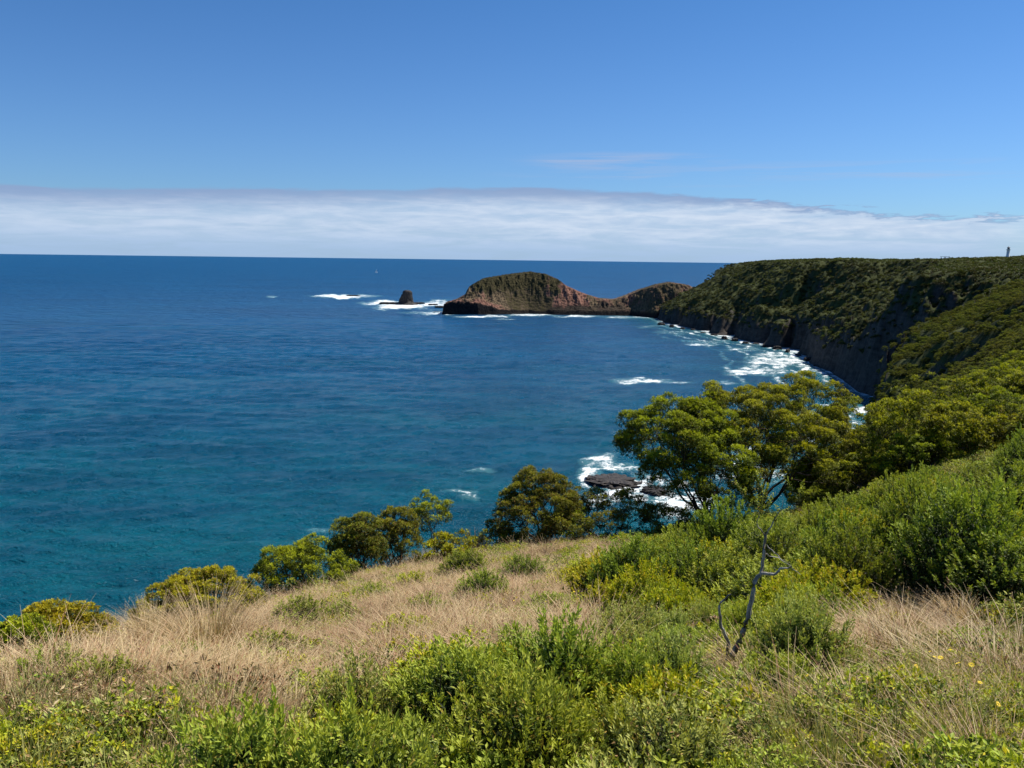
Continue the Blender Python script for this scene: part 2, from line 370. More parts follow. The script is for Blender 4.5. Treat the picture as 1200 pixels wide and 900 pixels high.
def m_plain(name, col, rough=.6, spec=.3, var=0.0, scale=8.0, col2=None):
    m, b, out = mat(name)
    if col2:
        tc = b.n('ShaderNodeTexCoord'); n = b.noise(b.mapping(tc.outputs['Object'], (1, 1, .25)), scale, 5, .65)
        c = b.mix(b.ramp(n, .35, .65), rgb(*col), rgb(*col2)); principled(b, out, c, rough, spec, bump(b, n, .6, .02))
    else: principled(b, out, rgb(*col), rough, spec)
    return m
M = dict(
    land=m_land(), island=m_island(), sea=m_sea(),
    basalt=m_rock('basalt', (.012, .011, .012), (.035, .030, .028)), shelf=m_rock('shelf_rock', (.022, .019, .019), (.060, .050, .046)),
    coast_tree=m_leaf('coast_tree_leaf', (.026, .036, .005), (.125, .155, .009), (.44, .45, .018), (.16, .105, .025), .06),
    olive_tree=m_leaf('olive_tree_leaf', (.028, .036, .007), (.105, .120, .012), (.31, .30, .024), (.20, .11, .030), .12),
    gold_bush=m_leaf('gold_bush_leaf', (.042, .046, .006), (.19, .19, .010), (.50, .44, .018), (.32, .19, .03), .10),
    shrub=m_leaf('shrub_leaf', (.014, .022, .004), (.078, .122, .011), (.36, .40, .048), (.30, .23, .045), .06),
    shrub_dark=m_leaf('shrub_dark_leaf', (.012, .020, .004), (.062, .096, .010), (.31, .36, .04), (.16, .13, .03), .06),
    shrub_pale=m_leaf('shrub_pale_leaf', (.018, .026, .006), (.092, .128, .018), (.40, .42, .10), (.33, .22, .09), .10),
    shrub_yellow=m_leaf('shrub_yellow_leaf', (.022, .030, .004), (.120, .155, .009), (.46, .46, .022), (.48, .36, .03), .14),
    scrub=m_leaf('scrub_leaf', (.014, .024, .006), (.046, .064, .012), (.110, .128, .022), (.10, .065, .03), .16, .2, .022, 1.7),
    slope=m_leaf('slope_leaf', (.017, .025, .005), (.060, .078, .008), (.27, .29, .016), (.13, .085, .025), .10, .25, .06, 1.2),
    straw=m_leaf('straw', (.17, .115, .06), (.42, .305, .165), (.63, .49, .30), (.30, .20, .10), .25, .25, .4),
    straw_red=m_leaf('straw_red', (.13, .08, .045), (.34, .225, .125), (.54, .39, .24), (.26, .14, .08), .3, .25, .4),
    grass_green=m_leaf('green_grass', (.07, .09, .02), (.20, .23, .05), (.40, .37, .13), (.44, .36, .16), .2, .3, .4),
    bracken=m_leaf('bracken', (.05, .04, .02), (.13, .10, .045), (.24, .19, .09), (.20, .09, .04), .3, .2, .6),
    twig=m_leaf('dry_twig', (.09, .07, .055), (.18, .14, .11), (.30, .25, .21), (.13, .08, .05), .3, .0, .4),
    bark=m_plain('bark', (.035, .028, .022), .9, .1, col2=(.12, .10, .085)), bark_grey=m_plain('bark_grey', (.13, .115, .10), .85, .1, col2=(.46, .43, .39), scale=14),
    white=m_plain('white_paint', (.72, .72, .70), .6), lamp_glass=m_plain('lantern_glass', (.05, .06, .07), .15, .5), dome=m_plain('dome_paint', (.20, .20, .21), .5),
    sail=m_plain('sail_cloth', (.85, .85, .84), .6), hull=m_plain('hull_paint', (.75, .76, .78), .3), stone=m_plain('weathered_timber', (.09, .08, .07), .9),
    flower=m_plain('yellow_petals', (.75, .55, .03), .6), sand=m_plain('track_sand', (.42, .34, .23), .95, .1, col2=(.30, .24, .15), scale=1.0),
)

# ------------------------------------------------------------------ ground sheet (one polar sheet round the viewpoint, finest where it is nearest)
def az_cols(fine, n, coarse):
    a = np.linspace(-fine, fine, n); s = np.linspace(fine, 360-fine, coarse+2)[1:]
    return np.radians(np.concatenate([a, s]))
def polar(rs, az):
    A, RR = np.meshgrid(az, rs); return RR*np.sin(A), RR*np.cos(A)
def canopy(x, y, r):
    """height and tone of scrub domes far off"""
    cell = np.where(r < 450, 4.2, 5.6)
    d, cid = worley(x/4.2, y/4.2, 3); d2, cid2 = worley(x/6.5, y/6.5, 11); d3, cid3 = worley(x/1.7, y/1.7, 19)
    h = np.maximum(1-d*d*1.7, 0)*(1.0+1.5*cid)+np.maximum(1-d2*d2*1.5, 0)*2.2*cid2+np.maximum(1-d3*d3, 0)*.5
    return h, .5*cid+.3*cid2+.2*cid3
def build_land():
    rs = np.concatenate([np.geomspace(.8, 3, 14)[:-1], np.geomspace(3, 60, 330)[:-1], np.geomspace(60, 1150, 760)[:-1], np.geomspace(1150, 2600, 60)])
    az = az_cols(38, 900, 70)
    x, y = polar(rs, az); r = np.hypot(x, y)
    z, s, c, E, P = land(x, y, True)
    gx = np.abs(np.gradient(z, axis=0)/np.gradient(r, axis=0)); gy = np.abs(np.gradient(z, axis=1)/(np.maximum(np.gradient(az)[None, :], 1e-5)*r))
    grade = np.hypot(gx, gy)
    nz = fbm(x/11, y/11, 4, 71)
    rock = np.maximum(sm(c*(.95+.5*nz)-z*.9, -3, 4)*sm(s, 200, 60), sm(grade+nz*.5, 1.8, 2.5)*sm(r, 80, 160))*(r > 60)
    veg = 1-np.clip(rock, 0, 1)
    ch, tone = canopy(x, y, r)
    fade = sm(r, 70, 120)*sm(s, 1, 6)
    z = z+ch*.35*veg*fade+(fbm(x/5, y/3.5, 4, 77)*1.8+np.abs(fbm(x/9, y/9, 4, 79))*4)*(1-veg)*fade
    near = 1-sm(r, 55, 90)
    me = mesh('ground', np.stack([x, y, z], -1), gridfaces(*x.shape), dict(veg=veg, tone=tone, near=near), [M['land']], True)
    link('ground', me, kind='structure')
    return
build_land()

# ------------------------------------------------------------------ sea
FOAMS = [ # (cx, cy, rx, ry, amount) on the photograph, laid onto the water plane
    (400, 347.5, 42, 2.6, 1.1), (446, 355, 30, 3.2, 1.1), (470, 359, 38, 4.0, 1.1), (508, 357, 26, 5.0, 1.1), (512, 367, 24, 3.6, 1.0), (318, 348, 9, 1.2, .8), (500, 366, 40, 2, .7),
    (560, 371, 42, 1.6, 1.0), (620, 369.5, 40, 1.8, 1.0), (680, 371, 32, 1.6, .95), (590, 374, 16, 1, .8), (740, 372, 40, 2.4, .75),
    (757, 383, 16, 2, .6), (790, 390, 26, 2.4, .62), (830, 401, 30, 2.6, .66), (870, 409, 26, 3, .7), (900, 424, 42, 11, .98), (935, 424, 28, 9, .95), (872, 437, 28, 5, .85), (850, 449, 16, 2.6, .8),
    (900, 436, 30, 5, .9), (820, 404, 22, 1.6, .9), (748, 447, 36, 3.2, .95), (790, 449, 26, 1.6, .8),
    (705, 541, 24, 11, .95), (690, 556, 18, 10, 1.0), (722, 548, 34, 5, .98), (745, 575, 46, 17, 1.05), (700, 588, 34, 8, .9), (800, 590, 50, 25, .95), (880, 540, 60, 30, .85), (975, 500, 60, 26, .85), (1010, 481, 20, 6, 1.0),
    (560, 551, 20, 2, .72), (540, 576, 24, 2.5, .72), (375, 623, 20, 4, .72), (550, 582, 14, 3, .7), (700, 580, 40, 24, .45)]
def build_sea():
    dep = np.concatenate([np.radians(np.linspace(58, 33, 40)[:-1]), np.radians(np.linspace(33, 8, 460)[:-1]), np.radians(np.linspace(8, .25, 300)[:-1]), np.radians(np.geomspace(.25, .055, 14))])
    rs = EYE/np.tan(dep); az = az_cols(38, 1100, 70)
    x, y = polar(rs, az); r = np.hypot(x, y)
    q = proj(np.stack([x, y, 0*x], -1)); px, py = q[..., 0], q[..., 1]; px = np.nan_to_num(px, nan=-999); py = np.nan_to_num(py, nan=-999)
    foam = np.zeros_like(x)
    wob = fbm(x/25, y/25, 3, 5); wx = fbm(px/22, py/7, 4, 15)*12; wy = fbm(px/16+9, py/5, 4, 16)*.9
    for cx, cy, rx, ry, am in FOAMS:
        e = ((px-cx+wx*rx/30)/rx)**2+((py-cy)/ry+wy)**2
        foam = np.maximum(foam, am*np.clip(1.15-e*(.8+.35*wob), 0, 1))
    sd, c, k = coast_sd(x, y); d = np.maximum(-sd, 0)
    bay = sm(py, 372, 384)*(px > 700)
    foam = np.maximum(foam, (sd > -60)*np.exp(-d/(4+7*np.clip(bay, 0, 1)+2*wob))*.9)
    # lines of surf that follow the shore round the bay
    for off, wd, am in ((8, 4.5, 1.0), (26, 3.6, .9), (45, 3, .78), (66, 2.6, .64)):
        foam = np.maximum(foam, am*np.exp(-((d-off-8*wob)/wd)**2)*sm(px, 745, 785)*sm(px, 990, 960)*(py > 374)*(.72+.5*vnoise(x/30, y/30, 77))*(py < 452))
    tealm = sm(py, 330, 560)*.75+.25*sm(py, 520, 680)
    shal = np.clip(tealm*.85+.9*np.exp(-d/35)*(sd < 0)+fbm(x/70, y/40, 3, 8)*.15, 0, 1)
    z = np.zeros_like(x); rw = np.random.default_rng(8)
    step = np.abs(np.gradient(r, axis=0)); lat = r*np.abs(np.gradient(az))[None, :]
    for k in range(46):
        lam = 2.2*(15**(k/45.)); th = R(166)+rw.normal(0, .34); kx, ky = math.sin(th), math.cos(th)
        ok = sm(lam/np.maximum(step*abs(ky), lat*abs(kx)).clip(.01), 2.2, 4.5)
        if ok.max() <= 0: continue
        env = .55+.9*vnoise(x/(lam*5)+k*3, y/(lam*5), 40+k)
        ph = 2*np.pi*(x*kx+y*ky)/lam+rw.uniform(0, 6.28)+1.2*fbm(x/(lam*3), y/(lam*3), 2, 90+k)
        z += ok*env*lam*.0105*min(1, 8/lam)*(np.sin(ph)+.25*np.sin(2*ph+1.3))
    z *= sm(r, 60, 130)*np.clip(-sd/10, 0, 1)
    z += .9*np.clip(foam, 0, 1)*np.abs(fbm(x/6, y/3, 4, 33))*np.clip(-sd/6, 0, 1)
    me = mesh('sea', np.stack([x, y, z], -1), gridfaces(*x.shape), dict(foam=foam, shallow=shal, dist=sm(np.log(r), math.log(250), math.log(6000))), [M['sea']], True)
    link('sea', me, kind='structure')
build_sea()

# ------------------------------------------------------------------ the twin-humped rocky point
def build_island():
    # skyline of the humps on the photograph -> metres
    sky = np.array([(516, 372), (521, 364), (523, 354), (534, 351), (545, 345), (550, 336), (566, 327), (592, 323), (622, 319.5), (640, 322), (655, 328), (664, 335), (684, 344), (703, 350), (722, 351.5), (738, 347), (752, 340), (770, 333.5), (786, 331), (802, 333), (815, 338), (840, 350), (870, 362)], float)
    D = 1215.0
    tp = pt(sky[:, 0], sky[:, 1], np.full(len(sky), D)); X = tp[:, 0]; Z = tp[:, 2]
    shore = np.array([(500, 366), (521, 368.5), (560, 369), (620, 368), (680, 369.5), (740, 370), (770, 373), (800, 374), (900, 376)], float)
    sp = sea(shore[:, 0], shore[:, 1]); SX, SY = sp[:, 0], sp[:, 1]
    xs = np.linspace(X[0]-12, X[-1]+10, 520); ys = np.linspace(1100, 1400, 360)
    x, y = np.meshgrid(xs, ys)
    ridge = np.interp(x, X, Z); front = np.interp(x, SX, SY)
    wob = fbm(x/22, y/22, 4, 14)
    ff = y-front-3*wob
    depth = np.interp(x, [X[0], X[0]+14, 0, 66, 143, 190, 290], [44, 76, 130, 95, 62, 95, 120])
    mid = np.interp(x, [X[0], -60, 20, 90, 130, 190, 260], [.5]*7)*depth
    u = np.clip(ff/mid, 0, 1); bk = np.clip((depth*1.05-ff)/(depth*.5), 0, 1)
    hc = np.interp(x, [X[0], -86, -50, -20, 30, 90, 140, 200], [21, 20, 17, 8, 5, 5, 6, 8])*(1+.18*fbm(x/6, y/6, 3, 3))
    hc = np.minimum(hc, np.maximum(ridge, 0))
    cliff = hc*sm(ff, 0, 5)
    shelf = np.interp(x, [X[0], -86, -50, -20, 30, 200], [.35, .22, .16, .05, .03, .02])
    up = sm(u, shelf, 1.0)**.80
    z = cliff+(np.maximum(ridge, 0)-hc)*up
    z = z*sm(bk, 0, .55)
    n = fbm(x/9, y/9, 4, 44); rib = np.abs(fbm(x/13+y/40, y/60, 3, 48))
    z = z+(n*3.5-rib*7+fbm(x/3.5, y/5, 4, 49)*2.6+(1-np.abs(fbm(x/7, y/9, 3, 47)))*2.5-2)*sm(u, .15, .5)*sm(u, 1.0, .8)*sm(z, 2, 9)
    hs_ = 3.2+1.6*vnoise(x/40, y/40, 5); st = z+3.5*n; zt = (np.floor(st/hs_)+sm(st/hs_-np.floor(st/hs_), .25, .75))*hs_-3.5*n; z = np.where(z > 3, z*.74+zt*.26, z)
    z = np.where(ff < 0, -2+0*ff, z)-.02
    pxs = proj(np.stack([x, y, z], -1)); px, py = pxs[..., 0], pxs[..., 1]
    d, cid = worley(x/3.4, y/3.4, 6)
    hump1 = px < 700
    px0, py0 = px, py; px = px+fbm(x/16, y/16, 4, 91)*26; py = py+fbm(x/12, y/12, 4, 92)*9
    veg = np.where(hump1, sm(py, 350, 334)*sm(px, 668, 640)*sm(px, 535, 560), .5*sm(px, 725, 765)*sm(px, 825, 790))
    veg = np.maximum(veg, .6*sm(px, 580, 605)*sm(px, 668, 640)*(py > 335)*hump1)
    red = np.where(hump1, sm(px, 640, 658)*sm(px, 702, 690)*sm(py, 362, 358)+.5*sm(px, 620, 560)*sm(py, 338, 350), .38)
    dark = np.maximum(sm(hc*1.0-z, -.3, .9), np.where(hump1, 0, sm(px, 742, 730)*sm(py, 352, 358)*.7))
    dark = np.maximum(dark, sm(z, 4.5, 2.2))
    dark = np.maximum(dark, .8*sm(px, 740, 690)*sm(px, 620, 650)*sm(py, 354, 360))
    px, py = px0, py0
    z = z+np.maximum(1-d*d*1.5, 0)*1.3*cid*sm(veg, .3, .7)*sm(z, 5, 10)
    me = mesh('rocky_point', np.stack([x, y, z], -1), gridfaces(*x.shape), dict(veg=veg, red=red, dark=dark), [M['island']], False)
    link('rocky_point', me, kind='structure')
build_island()

# ------------------------------------------------------------------ rocks standing in the water
def rock_mesh(name, outline_fn, nr=60, nv=34, seed=1, material='basalt', rough=1.0):
    """column of rings; outline_fn(v) -> (radius x, radius y, z, shift x)"""
    rng = np.linspace(0, 2*np.pi, nr, endpoint=False); V = []
    for j in range(nv):
        v = j/(nv-1); rx, ry, zz, sx = outline_fn(v)
        n = fbm(np.cos(rng)*1.6+seed, np.sin(rng)*1.6+v*4, 4, seed)
        n2 = fbm(np.cos(rng)*5+seed, np.sin(rng)*5+v*9, 3, seed+4)
        k = 1+rough*(.22*n+.12*n2)
        V.append(np.stack([sx+rx*k*np.cos(rng), ry*k*np.sin(rng), zz+.04*rx*n2*(v > 0)*rough], -1))
    V = np.array(V).reshape(-1, 3); F = []
    for j in range(nv-1):
        for i in range(nr):
            a = j*nr+i; bb = j*nr+(i+1) % nr; F.append((a, bb, bb+nr, a+nr))
    V = np.concatenate([V, V[-nr:].mean(0)[None]]); last = len(V)-1
    for i in range(0, nr, 2): F.append(((nv-1)*nr+i, (nv-1)*nr+(i+1) % nr, (nv-1)*nr+(i+2) % nr, last))
    return mesh(name, V, F, None, [M[material]], False)
def put_rock(name, me, px, py, label, cat='rock', group=None, rz=0.0):
    p = sea(px, py); o = link(name, me, label=label, category=cat); o.location = (p[0], p[1], 0); o.rotation_euler = (0, 0, rz)
    if group: o['group'] = group
    return o
def interp_fn(tab):
    t = np.array(tab, float)
    return lambda v: tuple(np.interp(v, t[:, 0], t[:, k]) for k in (1, 2, 3, 4))
K = 1340/940.  # metres per photo pixel out at the stack
me = rock_mesh('sea_stack', interp_fn([(0, 21, 14, -2, -1), (.06, 19, 13, 1.0, -1), (.16, 13, 10, 3.5, 0), (.22, 11.5, 9, 6, 0), (.5, 9.5, 8, 14, .6), (.85, 7.8, 7, 21.5, 1), (.95, 6.2, 5.6, 24, 1), (1, 2.5, 2.5, 25.2, .5)]), seed=3)
put_rock('sea_stack', me, 476.5, 357, 'tall dark blunt-topped sea stack standing in surf left of the red point', 'sea stack')
low = lambda sx, sy, h, s, m='basalt': rock_mesh('wave_rock', interp_fn([(0, sx, sy, -1.5, 0), (.35, sx*.97, sy*.95, .3, 0), (.7, sx*.8, sy*.8, h*.8, 0), (.9, sx*.5, sy*.5, h, 0), (1, sx*.12, sy*.12, h*1.02, 0)]), nv=22, seed=s, material=m, rough=2.1)
put_rock('wave_rock', low(20, 11, 3.4, 7), 457, 356.5, 'low dark rock shelf awash at the left foot of the sea stack')
put_rock('wave_rock', low(10, 8, 2.6, 8), 491, 356, 'small low dark rock awash at the right foot of the sea stack')
put_rock('wave_rock', low(9, 7, 2.2, 9), 507, 357.5, 'low wet rock in white water between the sea stack and the point')
put_rock('wave_rock', low(9, 6, 2.8, 10), 516, 360.5, 'dark rock in surf hard against the left tip of the point')
put_rock('wave_rock', low(14, 7, 2.2, 12), 413, 347, 'flat reef rock half drowned in breakers farthest left')
put_rock('wave_rock', low(9.5, 8.5, 1.5, 15, 'shelf'), 717, 566, 'wide flat grey-brown rock shelf ringed by white surf below the cliff')
put_rock('wave_rock', low(4.6, 4, 1.9, 16), 766, 578, 'small rounded dark boulder in foam right of the flat shelf')
rng = random.Random(5)
for k in range(16):                 # fallen blocks along the foot of the far cliffs
    t = k/15.; xx = 775+t*185; yy = np.interp(xx, [770, 812, 845, 885, 930, 960], [380, 387, 396, 404, 414, 430])+rng.uniform(-1.0, 0.6)
    put_rock('fallen_block', low(rng.uniform(2.5, 6), rng.uniform(2, 4), rng.uniform(1.2, 3.2), 20+k % 5), xx, yy, 'dark boulder at the waterline along the foot of the far cliffs', 'boulder', 'boulders along the foot of the far cliffs', rng.uniform(0, 3))

# ------------------------------------------------------------------ small far things
def tube(P, rad, n=7):
    P = [np.array(p, float) for p in P]; V = []; 
    for i, p in enumerate(P):
        t = P[min(i+1, len(P)-1)]-P[max(i-1, 0)]; t /= max(np.linalg.norm(t), 1e-9)
        a = np.cross(t, [0, 0, 1.0]) if abs(t[2]) < .95 else np.cross(t, [1.0, 0, 0]); a /= np.linalg.norm(a); bb = np.cross(t, a)
        th = np.arange(n)*2*np.pi/n
        V.append(p+rad[i]*(np.cos(th)[:, None]*a+np.sin(th)[:, None]*bb))
    V = np.array(V).reshape(-1, 3); F = []
    for j in range(len(P)-1):
        for i in range(n): F.append((j*n+i, j*n+(i+1) % n, (j+1)*n+(i+1) % n, (j+1)*n+i))
    return V, np.array(F)
def lathe(prof, n=24):
    return tube_z(prof, n)
def tube_z(prof, n):
    th = np.arange(n)*2*np.pi/n; V = np.array([[(r*math.cos(t), r*math.sin(t), z) for t in th] for r, z in prof]).reshape(-1, 3); F = []
    for j in range(len(prof)-1):
        for i in range(n): F.append((j*n+i, j*n+(i+1) % n, (j+1)*n+(i+1) % n, (j+1)*n+i))
    return V, np.array(F)
def joinmesh(parts):
    V = []; F = []; o = 0
    for v, f in parts: V.append(v); F.append(np.asarray(f)+o); o += len(v)
    return np.concatenate(V), np.concatenate(F)
def boxm(x0, x1, y0, y1, z0, z1):
    V = np.array([(x, y, z) for z in (z0, z1) for y in (y0, y1) for x in (x0, x1)], float)
    return V, np.array([(0, 2, 3, 1), (4, 5, 7, 6), (0, 1, 5, 4), (2, 6, 7, 3), (0, 4, 6, 2), (1, 3, 7, 5)])
def empty(name, loc, rz=0, **p):
    o = bpy.data.objects.new(name, None); C.objects.link(o); o.location = loc; o.rotation_euler = (0, 0, rz)
    for k, v in p.items(): o[k] = v
    return o
def part(name, vf, m, parent, smooth=False): return link(name, mesh(name, vf[0], vf[1], None, [M[m]], smooth), parent)

lp = pt(1180.5, 304.5, 1480.)
lh = empty('lighthouse', (lp[0], lp[1], lp[2]-3), label='white lighthouse tower on the skyline at the far right', category='lighthouse')
part('tower', tube_z([(3.2, 0), (3.0, 1.5), (2.8, 9), (2.3, 9.3), (2.1, 17.5), (2.2, 17.9)], 24), 'white', lh, True)
part('gallery', tube_z([(2.2, 17.7), (2.9, 18.0), (2.9, 19.1), (2.75, 19.1), (2.75, 18.3), (1.7, 18.3)], 24), 'white', lh)
part('lantern', tube_z([(1.7, 18.25), (1.7, 21.2)], 16), 'lamp_glass', lh)
part('dome', tube_z([(2.25, 21.15), (2.1, 21.9), (1.4, 22.7), (.4, 23.1), (.25, 24), (.02, 24.1)], 16), 'dome', lh, True)

_v = ray(1107., 306.); _a = math.atan2(_v[0], _v[1]); _d = np.linspace(600, 1250, 90); _z = land(_d*math.sin(_a), _d*math.cos(_a)); _k = int(np.argmax((_z-EYE)/_d))
hp = np.array([_d[_k]*math.sin(_a), _d[_k]*math.cos(_a), _z[_k]-.2])
hut = empty('lookout_platform', (hp[0], hp[1], hp[2]-1.5), .3, label='small dark timber lookout on the skyline left of the lighthouse', category='lookout')
part('deck', boxm(-2.6, 2.6, -2, 2, 1.9, 2.2), 'stone', hut)
for sx in (-2.3, 2.3):
    for sy in (-1.7, 1.7): part('post', boxm(sx-.15, sx+.15, sy-.15, sy+.15, -1, 4.6), 'stone', hut)
part('roof', joinmesh([boxm(-2.9, 2.9, -2.3, 2.3, 4.6, 4.85)]), 'stone', hut)
part('railing', joinmesh([boxm(-2.4, 2.4, -1.95, -1.85, 2.9, 3.1), boxm(-2.4, 2.4, 1.85, 1.95, 2.9, 3.1), boxm(-2.4, 2.4, -1.93, -1.87, 2.2, 2.85)]), 'stone', hut)

bp = sea(441, 319.5)
yt = empty('sailing_yacht', (bp[0], bp[1], 0), .5, label='tiny white sailing yacht far out below the horizon', category='yacht')
def hullm():
    V = []; F = []; n = 13
    for i in range(n):
        u = i/(n-1)*2-1; w = 2.2*(1-max(u, -.55*u)**2.2*.98 if u > 0 else 1-.35*u*u); xx = u*7.5
        V += [(xx, -w, 1.5+.3*u*u), (xx, -w*.75, .2), (xx, 0, -.6), (xx, w*.75, .2), (xx, w, 1.5+.3*u*u)]
    for i in range(n-1):
        for j in range(4): a = i*5+j; F.append((a, a+1, a+6, a+5))
        F.append((i*5+4, i*5, i*5+5, i*5+9))
    return np.array(V, float), np.array(F)
part('hull', hullm(), 'hull', yt, True)
part('mast', tube([(1, 0, 1.3), (1, 0, 20.5)], [.14, .09]), 'white', yt)
def sailm(a, bb, c, bulge):
    V = []; F = []; n = 9; a, bb, c = map(lambda q: np.array(q, float), (a, bb, c))
    for i in range(n):
        for j in range(n):
            v = i/(n-1); u = j/(n-1); p = a+(c-a)*v; q = bb+(c-bb)*v; w = p+(q-p)*u; w[1] += bulge*math.sin(math.pi*u)*(1-v); V.append(w)
    V2 = [w+np.array([0, .03, 0]) for w in V]; k = len(V)
    for i in range(n-1):
        for j in range(n-1): a0 = i*n+j; F.append((a0, a0+1, a0+n+1, a0+n)); F.append((k+a0, k+a0+n, k+a0+n+1, k+a0+1))
    return np.array(V+V2), np.array(F)
part('mainsail', sailm((.8, 0, 2.6), (-6, .8, 2.8), (.9, 0, 20.2), .9), 'sail', yt, True)
part('jib', sailm((7.2, 0, 1.9), (.8, .6, 2.2), (1.2, 0, 18.5), .8), 'sail', yt, True)

# pale strip of a sandy track on the far slope
def ground_hit(px, py, d0=2.5, d1=1600., n=900):
    px = np.atleast_1d(px).astype(float); py = np.atleast_1d(py).astype(float)
    ds = np.geomspace(d0, d1, n); v = ray(px, py); h = np.hypot(v[:, 0], v[:, 1])
    P = np.array([0, 0, EYE])+v[:, None, :]*(ds[None, :]/h[:, None])[..., None]
    zg = land(P[..., 0], P[..., 1]); under = P[..., 2] < zg; k = np.where(under.any(1), under.argmax(1), n-1)
    o = P[np.arange(len(px)), k]; o[:, 2] = zg[np.arange(len(px)), k]; return o
#@@VEG
# ------------------------------------------------------------------ plants
def leaves(rg, P, N, L, Wd, spread=.5, tip=None):
    """one bent leaf (two quads would be too many: a single kite) at each point of P, growing along N"""
    n = len(P); D = N+rg.normal(0, spread, (n, 3)); D /= np.linalg.norm(D, axis=1)[:, None]
    side = np.cross(D, rg.normal(0, .38, (n, 3))+np.array([0, 0, 1.0])); side /= np.linalg.norm(side, axis=1)[:, None]+1e-9
    L = L*rg.uniform(.7, 1.25, n)[:, None]; Wd = Wd*rg.uniform(.75, 1.2, n)[:, None]
    nn = np.cross(D, side)
    V = np.stack([P, P+D*L*.5+side*Wd*.5, P+D*L+nn*L*.12, P+D*L*.5-side*Wd*.5], 1).reshape(-1, 3)
    F = np.arange(4*n).reshape(n, 4)
    rnd = np.repeat(rg.uniform(0, 1, n), 4)
    tp = np.repeat(tip if tip is not None else rg.uniform(0, 1, n), 4)
    return V, F, rnd, tp
def leafmesh(name, sets, m):
    V = []; F = []; r = []; t = []; o = 0
    for a, f, b1, c in sets: V.append(a); F.append(f+o); r.append(b1); t.append(c); o += len(a)
    return mesh(name, np.concatenate(V), np.concatenate(F), dict(rnd=np.concatenate(r), tip=np.concatenate(t)), [M[m]])
def unit(v): return v/np.maximum(np.linalg.norm(v, axis=-1, keepdims=True), 1e-9)
def wig(rg, a, b, n, amt):
    a = np.array(a, float); b = np.array(b, float); t = np.linspace(0, 1, n)[:, None]; L = np.linalg.norm(b-a)
    o = rg.normal(0, 1, (n, 3)); o[0] = o[-1] = 0
    for _ in range(2): o[1:-1] = (o[:-2]+o[1:-1]*2+o[2:])/4
    sag = np.sin(t*np.pi)*np.array([0, 0, -.06*L]) if b[2] > a[2] else 0
    return a+(b-a)*t+o*amt*L+sag
def make_tree(name, seed, H, W, material, base_frac=.35, lean=(0, 0), nl=5, ntip=70, puff=.36, lv=230, leafL=.085, leafW=.03, flat=.55, gaps=.0, trunk_r=.09, holes=0, bark='bark'):
    """wind-shaped coastal tree: trunk and limbs to a domed shell of leafy puffs. Returns (crown mesh, trunk mesh)"""
    rg = np.random.default_rng(seed)
    cz0 = H*base_frac; ch = H-cz0
    # lobes of the crown
    lob = []
    for k in range(nl):
        a = 2*np.pi*(k+rg.uniform(-.3, .3))/nl; rr = W*.5*rg.uniform(.42, .66) if k else W*.1
        lob.append([math.cos(a)*rr+lean[0], math.sin(a)*rr+lean[1], cz0+ch*rg.uniform(.25, .55), W*rg.uniform(.27, .37), ch*rg.uniform(.42, .55)])
    lob[0][2] = cz0+ch*.55; lob = np.array(lob)
    tips = []
    tries = 0
    while len(tips) < ntip and tries < ntip*30:
        tries += 1; k = rg.integers(nl); l = lob[k]
        d = unit(rg.normal(0, 1, 3)); 
        if d[2] < -.35 and rg.random() < .8: continue
        p = l[:3]+d*np.array([l[3], l[3], l[4]])*rg.uniform(.72, 1.0)
        if p[2] < cz0*.75 or p[2] > H: continue
        inside = (((p-lob[:, :3])/np.stack([lob[:, 3], lob[:, 3], lob[:, 4]], 1))**2).sum(1) < .45
        if inside.any() and rg.random() < .85: continue
        if tips and min(np.linalg.norm(p-q[0]) for q in tips) < puff*.55: continue
        tips.append((p, k))
    parts = []; 
    fork = np.array([lean[0]*.25, lean[1]*.25, H*base_frac*.35])
    parts.append(tube(wig(rg, (0, 0, -.5), fork, 5, .05), np.linspace(trunk_r*1.5, trunk_r, 5), 8))
    sets = []
    for k in range(nl):
        l = lob[k]; hub = l[:3]-np.array([0, 0, l[4]*.35]); hub = fork+(hub-fork)*.85
        parts.append(tube(wig(rg, fork, hub, 9, .07), np.linspace(trunk_r*.72, trunk_r*.36, 9), 7))
        mine = [p for p, kk in tips if kk == k]
        if not mine: continue
        ng = max(1, len(mine)//5); cen = np.array([mine[i] for i in rg.choice(len(mine), ng, replace=False)])
        subs = [hub+(c-hub)*.55+np.array([0, 0, -.05]) for c in cen]
        for sb in subs: parts.append(tube(wig(rg, hub, sb, 5, .08), np.linspace(trunk_r*.34, trunk_r*.2, 5), 5))
        for p in mine:
            sb = subs[int(np.argmin([np.linalg.norm(p-s_) for s_ in subs]))]
            parts.append(tube(wig(rg, sb, p-np.array([0, 0, puff*.2]), 5, .09), np.linspace(trunk_r*.18, trunk_r*.05, 5), 4))
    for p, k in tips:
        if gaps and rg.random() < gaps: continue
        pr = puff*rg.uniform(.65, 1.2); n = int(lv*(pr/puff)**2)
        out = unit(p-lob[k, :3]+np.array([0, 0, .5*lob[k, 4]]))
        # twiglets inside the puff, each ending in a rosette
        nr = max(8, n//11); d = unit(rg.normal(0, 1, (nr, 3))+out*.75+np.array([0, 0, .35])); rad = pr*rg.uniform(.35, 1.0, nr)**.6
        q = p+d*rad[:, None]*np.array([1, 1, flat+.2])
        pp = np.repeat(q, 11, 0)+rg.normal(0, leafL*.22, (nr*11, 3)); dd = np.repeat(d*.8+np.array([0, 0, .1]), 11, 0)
        hfac = np.repeat(np.clip(rad/pr, 0, 1)**1.5*(.55+.45*d[:, 2]), 11)*.85+rg.uniform(0, .3, nr*11)  # sunlit tops and shaded undersides of each puff put into the leaf colour
        sets.append(leaves(rg, pp, dd, leafL, leafW, .8, np.clip(hfac*(.75+.25*np.repeat(d[:, 2], 11)), 0, 1)))
